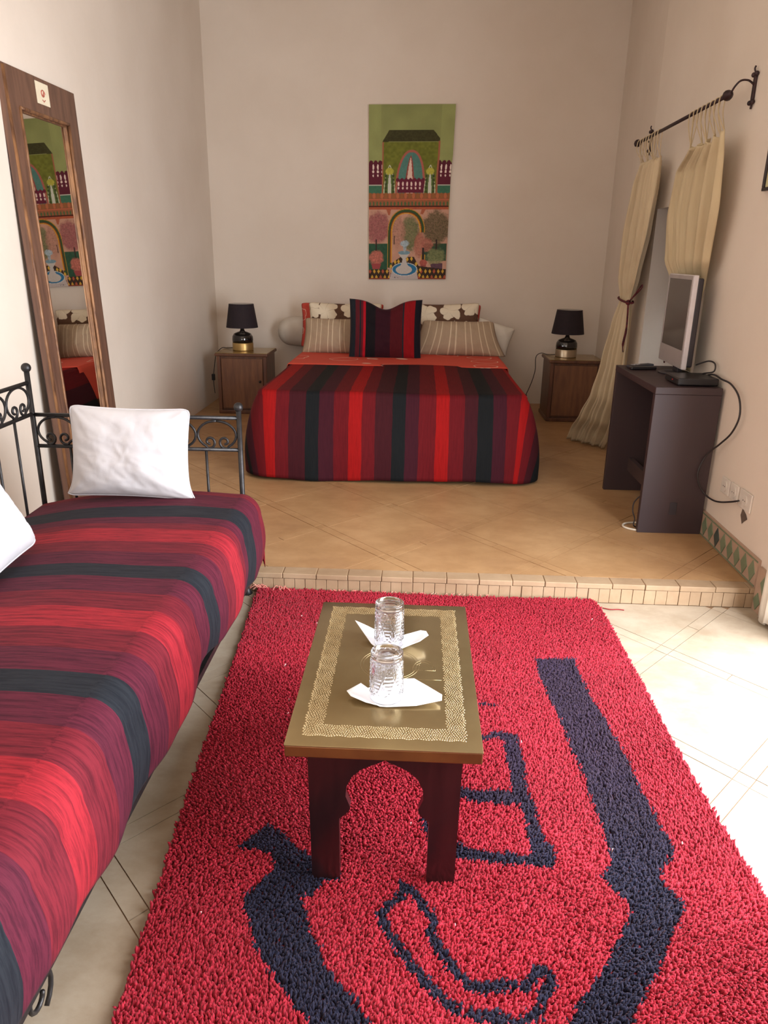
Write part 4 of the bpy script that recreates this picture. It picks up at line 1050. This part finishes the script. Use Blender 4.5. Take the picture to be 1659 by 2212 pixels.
def glass(c, label, rot=0):
    t = thing('glass_tumbler', label, 'glass', c)
    H = .124
    def ro(z): return .0405-.0015*(z/H)
    def pat(th, z):
        zz = z/H
        d = 0
        if .12 < zz < .86:
            k = 8*(th+rot)/(2*PI); a = k-math.floor(k)-.5
            zc = (zz-.50)/.36
            dia = abs(a)*2+abs(zc)
            if dia < .86:
                u = math.sin((a*2+zc)*PI*4.5)*math.sin((a*2-zc)*PI*4.5); d = .0016*u
            elif dia < 1.02: d = -.0018
            else: d = .0013*math.sin(math.atan2(zc-(1 if zc > 0 else -1), (abs(a)-.5)*2)*14)
        return d
    def outer(u, v):
        if v > .97: 
            k = (v-.97)/.03; r = .0395-.004*k; z = H-.0015+.0015*k; th = 2*PI*u; return (c[0]+r*math.cos(th), c[1]+r*math.sin(th), c[2]+z+.0012)
        z = H*v; th = 2*PI*u; r = ro(z)+pat(th, z); return (c[0]+r*math.cos(th), c[1]+r*math.sin(th), c[2]+z+.0012)
    b = MB(); NU = 192; b.grid(outer, NU, 72, True)
    n0 = len(b.v)-NU
    prof = [(.0355, H+.0012), (.030, H-.002), (.0290, H-.004), (.015, H-.0045), (.0005, H-.0045)]
    for r, z in prof[1:]:
        b.v += [(c[0]+r*math.cos(2*PI*k/NU), c[1]+r*math.sin(2*PI*k/NU), c[2]+z) for k in range(NU)]; b.uv += [(0, 0)]*NU
    for j in range(len(prof)-1):
        for k in range(NU): b.f.append((n0+j*NU+k, n0+j*NU+(k+1) % NU, n0+(j+1)*NU+(k+1) % NU, n0+(j+1)*NU+k))
    b.f.append(tuple(n0+(len(prof)-1)*NU+k for k in range(NU)))
    # inner wall
    inn = [(.0380, .0012), (.0372, .004), (.0365, H*.5), (.0355, H*.85), (.030, H-.012), (.0005, H-.0105)]
    m0 = len(b.v)
    for r, z in inn:
        b.v += [(c[0]+r*math.cos(2*PI*k/NU), c[1]+r*math.sin(2*PI*k/NU), c[2]+z) for k in range(NU)]; b.uv += [(0, 0)]*NU
    for j in range(len(inn)-1):
        for k in range(NU): b.f.append((m0+j*NU+k, m0+j*NU+(k+1) % NU, m0+(j+1)*NU+(k+1) % NU, m0+(j+1)*NU+k))
    b.f.append(tuple(m0+(len(inn)-1)*NU+k for k in range(NU)))
    for k in range(NU): b.f.append((k, (k+1) % NU, m0+(k+1) % NU, m0+k))
    o = b.build('tumbler_body', 'glass', t, True)
    return t
g1 = glass((-.053, 1.585, TZ+.005), 'upturned cut-glass tumbler on the nearer white napkin', .2)
g2 = copy_tree(g1, (-.057, 1.852, TZ+.005)); g2['label'] = 'upturned cut-glass tumbler on the farther white napkin'; g2.rotation_euler = (0, 0, .5)
def napkin(pts, tips, label, seed):
    """pts: outline (x,y) around the glass base; tips: lift heights per point"""
    rr = random.Random(seed); cx = sum(p[0] for p in pts)/len(pts); cy = sum(p[1] for p in pts)/len(pts)
    cx, cy = pts[0][2], pts[0][3]
    b = MB(); rings = 10; N = len(pts)*6
    P = []
    for i in range(len(pts)):
        a, c_ = pts[i], pts[(i+1) % len(pts)]
        for k in range(6):
            t = k/6; P.append((a[0]+(c_[0]-a[0])*t, a[1]+(c_[1]-a[1])*t, tips[i]*(1-t)+tips[(i+1) % len(pts)]*t))
    for j in range(rings+1):
        q = j/rings
        for (x, y, z) in P:
            d = math.hypot((x-cx)*q, (y-cy)*q); lift = max(0, (d-.045))/max(1e-6, max(.001, math.hypot(x-cx, y-cy)-.045))
            lift = min(1, lift) if d > .045 else 0
            b.v.append((cx+(x-cx)*q, cy+(y-cy)*q, TZ+.0035+z*lift**1.2)); b.uv.append((0, 0))
    for j in range(rings):
        for k in range(N): b.f.append((j*N+k, j*N+(k+1) % N, (j+1)*N+(k+1) % N, (j+1)*N+k))
    o = b.build('napkin', 'napkin', None, True, False); solid(o, .0012, 0); return tag(o, label, 'napkin')
napkin([(-.150, 1.583, -.053, 1.585), (-.138, 1.558, 0, 0), (-.10, 1.545, 0, 0), (-.05, 1.541, 0, 0), (.02, 1.545, 0, 0), (.082, 1.560, 0, 0), (.083, 1.578, 0, 0), (.050, 1.612, 0, 0), (.015, 1.65, 0, 0), (-.02, 1.66, 0, 0), (-.07, 1.64, 0, 0), (-.10, 1.612, 0, 0), (-.118, 1.62, 0, 0)],
       [.014, .016, .008, 0, .004, .012, .016, .016, .014, .006, 0, .006, .014], 'white folded paper napkin under the nearer tumbler', 2)
napkin([(-.158, 1.925, -.057, 1.852), (-.135, 1.885, 0, 0), (-.105, 1.835, 0, 0), (-.075, 1.808, 0, 0), (-.045, 1.804, 0, 0), (-.02, 1.815, 0, 0), (.028, 1.826, 0, 0), (.052, 1.852, 0, 0), (.046, 1.878, 0, 0), (.030, 1.886, 0, 0), (-.02, 1.880, 0, 0), (-.08, 1.90, 0, 0), (-.12, 1.915, 0, 0)],
       [.030, .020, .006, 0, 0, .008, .024, .030, .028, .026, .012, .006, .018], 'white folded paper napkin under the farther tumbler', 3)

# ------------------------------------------------------------------ dark desk-like stand with television
SX0, SX1, SY0, SY1, SZ = 1.176, 1.512, 3.735, 4.530, .855
st = thing('television_stand', 'dark brown open wooden stand against the right wall', 'stand', ((SX0+SX1)/2-.003, (SY0+SY1)/2, ZS))
MB().box(SX0, SX1-.012, SY0, SY0+.034, ZS, SZ-.036, .002).build('side_panel', 'dark_wood', st)
MB().box(SX0, SX1-.012, SY1-.034, SY1, ZS, SZ-.036, .002).build('side_panel', 'dark_wood', st)
MB().box(SX0-.001, SX1-.011, SY0-.001, SY1+.001, SZ-.0355, SZ, .003).build('top_panel', 'dark_wood', st)
MB().box(SX1-.030, SX1-.014, SY0+.0345, SY1-.0345, .55, SZ-.036, .002).build('back_panel', 'dark_wood', st)
MB().box(SX0+.13, SX0+.16, SY0+.0345, SY1-.0345, .22, .30, .002).build('brace', 'stand_edge', st)
MB().box(1.325, 1.362, SY0-.004, SY0-.0002, .196, .262, .002).build('cable_plate', 'plastic_dark', st)
tv = thing('television', 'silver framed flat television seen edge-on on the dark stand', 'television', (1.41, 4.22, SZ))
def tvbox(name, a0, a1, z0, z1, d0, d1, mat, parent, bev=.004):
    """a along the screen (near 0 -> far .455), d = depth behind the front plane"""
    o = Vector((1.374, 4.005, 0)); ax = Vector((.045, .998, 0)).normalized(); nx_ = Vector((.998, -.045, 0))
    b = MB().box(a0, a1, d0, d1, z0, z1, bev); b.v = [tuple(o+ax*v[0]+nx_*v[1]+Vector((0, 0, v[2]))) for v in b.v]
    return b.build(name, mat, parent, False)
tvb = tvbox('front_bezel', 0, .455, .905, 1.377, .003, .028, 'light_plastic', tv)
tvbox('bezel_frame', .004, .022, .909, 1.373, -.001, .003, 'silver_plastic', tvb, .001); tvbox('bezel_frame', .433, .451, .909, 1.373, -.001, .003, 'silver_plastic', tvb, .001)
tvbox('bezel_frame', .022, .433, 1.353, 1.373, -.001, .003, 'silver_plastic', tvb, .001); tvbox('speaker_bezel', .022, .433, .909, 1.000, -.001, .003, 'silver_plastic', tvb, .001)
tvbox('screen', .0225, .4325, 1.0005, 1.3525, .0005, .003, 'screen', tv, .0005)
tvbox('rear_housing', .012, .443, .915, 1.362, .0285, .060, 'plastic_dark', tv, .008)
tvbox('back_cover', .075, .38, .98, 1.28, .0605, .078, 'plastic_dark', tv, .01)
tvbox('neck', .18, .28, .868, 1.02, .036, .062, 'plastic_dark', tv, .004)
b = MB().lathe([(.001, 0), (.085, 0), (.088, .006), (.07, .012), (.001, .014)], (1.42, 4.235, SZ+.0005), 32).build('foot', 'plastic_dark', tv, True)
bxr = MB().box(1.292, 1.492, 3.775, 3.985, SZ+.004, SZ+.040, .006)
bx = bxr.build('receiver_box', 'plastic_black'); tag(bx, 'small black receiver box in front of the television on the stand', 'receiver')
MB().sphere((1.2915, 3.86, SZ+.022), .004).build('indicator', simple('red_plastic', srgb(170, 30, 30)), bx)
for k, xx in enumerate((1.31, 1.47)):
    for yy in (3.80, 3.965): MB().lathe([(.008, 0), (.008, .0045)], (xx, yy, SZ+.0002), 8).build('foot', 'plastic_black', bx)
rc = MB().box(-.024, .024, -.09, .09, 0, .018, .006); a = math.radians(-58); rc.v = [(1.29+v[0]*math.cos(a)-v[1]*math.sin(a), 4.44+v[0]*math.sin(a)+v[1]*math.cos(a), SZ+.0006+v[2]) for v in rc.v]
rc = rc.build('remote_control', 'plastic_dark'); tag(rc, 'dark remote control lying at the far front of the stand top', 'remote')
for k in range(8):
    u, v = -.012+.012*(k % 3), -.06+.025*(k//3); MB().box(1.29+u*math.cos(a)-v*math.sin(a)-.003, 1.29+u*math.cos(a)-v*math.sin(a)+.003, 4.44+u*math.sin(a)+v*math.cos(a)-.004, 4.44+u*math.sin(a)+v*math.cos(a)+.004, SZ+.0186, SZ+.0205).build('button', 'light_plastic', rc)
rc2 = MB().box(-.02, .02, -.075, .075, 0, .018, .006); a = math.radians(-82); rc2.v = [(1.28+v[0]*math.cos(a)-v[1]*math.sin(a), 4.35+v[0]*math.sin(a)+v[1]*math.cos(a), SZ+.0006+v[2]) for v in rc2.v]
rc2 = rc2.build('remote_control', 'plastic_black'); tag(rc2, 'second dark remote control on the stand, nearer the television', 'remote')
# cables
cord('power_cable', [(1.48, 3.99, .875), (1.49, 3.86, .905), (1.488, 3.74, .90), (1.492, 3.63, .893), (1.492, 3.52, .85), (1.492, 3.48, .77), (1.49, 3.53, .68), (1.49, 3.64, .60), (1.465, 3.715, .525), (1.435, 3.716, .44), (1.445, 3.712, .375), (1.478, 3.70, .325), (1.49, 3.62, .318), (1.488, 3.52, .340), (1.485, 3.40, .380), (1.49, 3.33, .408)], .0045, 'cable', 'black cable looping from the receiver down to the wall sockets')
cord('television_cable', [(1.455, 4.02, .93), (1.49, 3.95, .96), (1.498, 3.88, .955), (1.490, 3.86, .92), (1.47, 3.93, .90), (1.475, 3.995, .882)], .004, 'cable', 'short black cable curling behind the television foot')
cord('looped_cable', [(1.26, 3.80, .300), (1.20, 3.79, .285), (1.163, 3.80, .24), (1.160, 3.80, .19), (1.172, 3.79, .15), (1.168, 3.78, .115), (1.20, 3.79, .098)], .0035, 'cable', 'thin dark cable sagging out of the front of the stand')
cord('white_cable', [(1.26, 3.86, .100), (1.19, 3.872, .0985), (1.140, 3.852, .0985), (1.122, 3.81, .0985), (1.14, 3.775, .0985), (1.19, 3.752, .0985), (1.25, 3.775, .0985)], .0055, 'white_cable', 'white cable looped on the floor beside the stand')
# sockets
for k, (y0, y1, z0, z1) in enumerate(((3.50, 3.595, .375, .452), (3.395, 3.485, .375, .455), (3.25, 3.375, .372, .458))):
    t = thing('wall_socket', ('farthest of the three', 'middle of the three', 'nearest of the three')[k]+' white plates on the right wall, '+('half behind the stand', 'a single socket', 'with black cable plugged in')[k], 'socket', (XR, (y0+y1)/2, z0))
    MB().box(XR-.009, XR-.0005, y0, y1, z0, z1, .003).build('plate', 'white_plastic', t)
    cy, cz = (y0+y1)/2, (z0+z1)/2
    b = MB().tube([(XR-.0092, cy, cz), (XR-.013, cy, cz)], .026, 20).build('socket_ring', 'white_plastic', t)
    for dy in (-.009, .009): MB().tube([(XR-.0131, cy+dy, cz), (XR-.0136, cy+dy, cz)], .003, 8).build('pin_hole', 'plastic_black', t)
b = MB().add([(XR-.0015, y, z) for y, z in ((3.335, .372), (3.29, .355), (3.272, .338), (3.300, .318), (3.318, .300), (3.345, .335))], [(0, 1, 2, 3, 4, 5)])
b = b.build('wall_hole', 'hole', bpy.data.objects['wall_right'], False)
# picture on the right wall, cut by the frame edge
pc = thing('framed_picture', 'thin black framed picture on the right wall at the picture edge', 'picture', (XR, 3.37, 1.742))
y0, y1, z0, z1 = 3.08, 3.672, 1.742, 2.30
for a in ((y0, y1, z0, z0+.014), (y0, y1, z1-.014, z1), (y0, y0+.014, z0+.014, z1-.014), (y1-.014, y1, z0+.014, z1-.014)): MB().box(XR-.018, XR-.001, *a, .002).build('frame_bar', 'frame_black', pc)
MB().box(XR-.008, XR-.002, y0+.014, y1-.014, z0+.014, z1-.014).build('print', 'picture_paper', pc)

# ------------------------------------------------------------------ curtain rod and curtains
RX, RZ = 1.415, 2.178
rd = thing('curtain_rod', 'dark forged iron curtain rod on two wall brackets, right wall', 'curtain rod', (RX, 4.75, RZ))
def rz(y): return 2.175+(5.56-y)*.004
MB().tube([(RX, 5.52, rz(5.52)), (RX, 4.05, rz(4.05))], .0095, 10).build('rod', 'rod_iron', rd, True)
for y0, sg in ((5.52, 1), (4.05, -1)):
    b = MB(); pts = [(RX, y0+sg*d, rz(y0)) for d in (0, .012, .03, .05, .065, .075)]
    b.tube(pts, [.009, .018, .024, .020, .012, .006], 12); 
    if sg == 1: b.tube([(RX+.0, y0+.075+.014+.014*math.cos(a*PI/6), rz(y0)+.014*math.sin(a*PI/6)+.004) for a in range(12)], .0035, 6)
    else: b.tube(smooth_path([(RX, y0-.07, rz(y0)), (RX, y0-.10, rz(y0)+.02), (RX+.02, y0-.115, rz(y0)+.045), (RX+.06, y0-.10, rz(y0)+.05), (XR-.012, y0-.09, rz(y0)+.035)], 4), .0045, 7)
    b.build('finial', 'rod_iron', rd, True)
for y0 in (5.60, 3.965):
    b = MB(); zc = rz(y0)+.02
    b.box(XR-.012, XR-.001, y0-.012, y0+.012, zc-.062, zc+.062, .003)
    b.tube(smooth_path([(XR-.006, y0, zc+.06), (XR-.014, y0+.004, zc+.08), (XR-.012, y0, zc+.092)], 4), .004, 6)
    for sg in (-1, 1):
        for dz in (-.058, .058): b.sphere((XR-.010, y0+sg*.017, zc+dz), .011, 10, 6)
    b.tube([(XR-.006, y0, zc-.06), (XR-.008, y0, zc-.085)], .005, 6)
    yr = y0-.09 if y0 > 5 else y0+.10
    if y0 > 5: b.tube(smooth_path([(XR-.008, y0, zc-.01), (XR-.05, (y0+yr)/2, zc+.0), (RX+.01, yr, rz(yr)-.0), (RX-.012, yr, rz(yr)-.012), (RX-.016, yr, rz(yr)+.004)], 5), .005, 7)
    b.build('bracket', 'rod_iron', rd, True)
def interp(rows, z):
    for a, b in zip(rows[:-1], rows[1:]):
        if a[0] >= z >= b[0]:
            t = (a[0]-z)/(a[0]-b[0]); t2 = t*t*(3-2*t)*.5+t*.5; return [a[i]+(b[i]-a[i])*t2 for i in range(1, len(a))]
    return rows[-1][1:] if z < rows[-1][0] else rows[0][1:]
def curtain(name, rows, mat, label, folds, seed, ztop, zbot, drapes_amp=.6, topcurve=None):
    """rows: (z, x_a, y_a, x_b, y_b, depth_amp)"""
    rr = random.Random(seed); ph = [rr.uniform(0, 6.28) for _ in range(8)]
    t = thing(name, label, 'curtain', (RX, (rows[0][2]+rows[0][4])/2, zbot))
    def f(u, v):
        z = ztop+(zbot-ztop)*v
        zq = z
        xa, ya, xb, yb, am = interp(rows, z)
        uu = u+.03*math.sin(7*v+ph[0])*math.sin(PI*u)
        x = xa+(xb-xa)*uu; y = ya+(yb-ya)*uu
        dx, dy = xb-xa, yb-ya; L = math.hypot(dx, dy)+1e-6; nx_, ny_ = dy/L, -dx/L
        if nx_ > 0: nx_, ny_ = -nx_, -ny_
        o = am*1.35*(math.sin(2*PI*folds*u+ph[1]+.6*math.sin(3*v+ph[2]))+.45*math.sin(2*PI*folds*1.9*u+ph[3]+2*v)+.32*math.sin(2*PI*folds*3.1*u+ph[4]+3*v)+.15*math.sin(2*PI*folds*6.3*u+ph[5]))
        if topcurve and v < .12: z -= topcurve*abs(math.sin(PI*u*4))*(1-v/.12)
        return (min(x+nx_*o, XR-.006 if not (NY0 < y+ny_*o < NY1) else XR+.3), y+ny_*o, z)
    o = MB().grid(f, 140, 90).build('cloth', mat, t, True, False); solid(o, .003, 0)
    # tie loops from the hem top to the rod
    lp = MB()
    n = 7
    for k in range(n+1):
        u = k/n; q = f(min(.999, u), 0); ry = 5.50+(5.06-5.50)*u if name.startswith('far') else 4.50+(4.08-4.50)*u
        for s_ in (-1, 1):
            lp.tube(smooth_path([(q[0], q[1], q[2]-.01), (RX+s_*.013, ry+.006*s_, rz(ry)-.06), (RX+s_*.0125, ry, rz(ry)), (RX, ry, rz(ry)+.0125)], 4), .0028, 5)
    lp.build('tie_loop', mat, t, True)
    return t, f
far_rows = [(2.07, 1.42, 5.42, 1.42, 5.02, .016), (1.90, 1.405, 5.50, 1.42, 5.02, .020), (1.62, 1.405, 5.58, 1.42, 5.06, .020), (1.33, 1.41, 5.58, 1.425, 5.19, .016), (1.18, 1.425, 5.55, 1.43, 5.30, .010), (1.02, 1.385, 5.57, 1.45, 5.32, .014), (.75, 1.345, 5.59, 1.455, 5.32, .022), (.50, 1.30, 5.62, 1.455, 5.34, .028), (.33, 1.255, 5.70, 1.45, 5.40, .030), (.18, 1.215, 5.82, 1.44, 5.50, .022), (.094, 1.20, 5.86, 1.43, 5.56, .014)]
ft, ff = curtain('far_curtain', far_rows, 'curtain', 'cream curtain tied at its middle, flaring on the floor beside the nightstand', 4, 3, 2.045, .096, topcurve=.03)
ft.name = 'curtain'
near_rows = [(2.03, 1.42, 4.47, 1.42, 3.97, .012), (1.90, 1.42, 4.66, 1.42, 3.94, .014), (1.70, 1.42, 4.70, 1.425, 3.935, .016), (1.45, 1.425, 4.64, 1.445, 4.015, .014), (1.34, 1.455, 4.60, 1.480, 4.12, .008), (1.15, 1.465, 4.50, 1.490, 4.20, .006), (1.05, 1.480, 4.45, 1.494, 4.22, .004), (.92, 1.485, 4.44, 1.496, 4.20, .004), (.862, 1.494, 4.44, 1.497, 4.20, .002)]
nt_, nf = curtain('near_curtain', near_rows, 'curtain_warm', 'warm cream curtain hanging behind the television on the right wall', 5, 9, 2.03, .868, topcurve=.03)
nt_.name = 'curtain'
# cord tie-backs
tb = MB()
ctr = Vector((1.425, 5.425, 1.185))
ring = [(ctr.x+.034*math.cos(a*PI/10)-.004, ctr.y+.150*math.sin(a*PI/10), ctr.z+.012*math.sin(a*PI/10)-.004) for a in range(21)]
tb.tube(ring, .0075, 7)
kn = Vector((1.405, 5.29, 1.172)); tb.sphere(kn, .018, 10, 6)
tb.tube(smooth_path([kn, kn+Vector((.02, -.10, .07)), kn+Vector((.03, -.17, .12)), kn+Vector((.03, -.15, .09)), kn+Vector((0, -.02, .01))], 5), .004, 6)
tb.tube(smooth_path([kn, kn+Vector((.0, -.02, -.08)), kn+Vector((.004, -.015, -.18)), kn+Vector((.0, .01, -.28)), kn+Vector((.004, 0, -.33))], 5), [.006]*10+[.008]*6+[.004]*5, 7)
tb = tb.build('curtain_tieback', 'tie', None, True); tag(tb, 'maroon cord tied round the far curtain, ends hanging', 'tieback')
tb = MB().tube(smooth_path([(1.425, 4.36, 1.15), (1.435, 4.40, 1.10), (1.435, 4.445, 1.05), (1.44, 4.465, .98), (1.445, 4.50, .92), (1.45, 4.52, .875)], 5), [.004, .005, .006, .008, .010, .011, .012, .013, .014, .014, .014, .013, .013, .012, .012, .012, .011, .011, .011, .010, .010, .009, .008, .006, .005, .004], 8)
tb = tb.build('curtain_tieback', 'tie', None, True); tag(tb, 'red cord end hanging by the near curtain, behind the television', 'tieback')
# white cloth hanging in the doorway, only its edge in the frame
def dcurt(u, v):
    z = 2.15*(1-v)+.015*v+.012*math.sin(9*u); y = 2.935-.12*u-.03*math.sin(v*5)*u; return (1.478+.010*math.sin(u*14), y+.0, z)
dcur = MB().grid(dcurt, 24, 40).build('door_curtain', 'white_sheet', None, True, False); solid(dcur, .003, 0)
tag(dcur, 'white door curtain, only its edge showing low at the right picture edge', 'curtain')
# little red thread on the floor near the rug corner
th = cord('red_thread', [(.84, 3.00, .003), (.87, 2.985, .004), (.905, 2.99, .003), (.93, 2.985, .003)], .0022, 'rug_back', 'loose red thread on floor tiles at the rug corner', 'thread')
G = {'nightstand': 'nightstands beside the bed', 'table_lamp': 'bedside table lamps', 'glass_tumbler': 'tumblers on the coffee table', 'napkin': 'napkins on the coffee table',
     'wall_socket': 'socket plates on the right wall', 'curtain': 'curtains on the iron rod', 'flowered_pillow': 'brown flowered pillows on the bed', 'pinstriped_pillow': 'pinstriped pillows on the bed',
     'red_pillow': 'red pillows at the bed head', 'lamp_cord': 'bedside lamp cords', 'remote_control': 'remotes on the stand', 'curtain_tieback': 'curtain tiebacks'}
for o in bpy.data.objects:
    if o.parent is None and o.get('category') and o.name.split('.')[0] in G: o['group'] = G[o.name.split('.')[0]]
for o in bpy.data.objects:
    if o.name.split('.')[0] == 'white_pillow' and 'daybed' in o.get('label', ''): o['group'] = 'white pillows on the daybed'
print('objects', len(bpy.data.objects), 'tris', sum(len(o.data.polygons) for o in bpy.data.objects if o.type == 'MESH'))
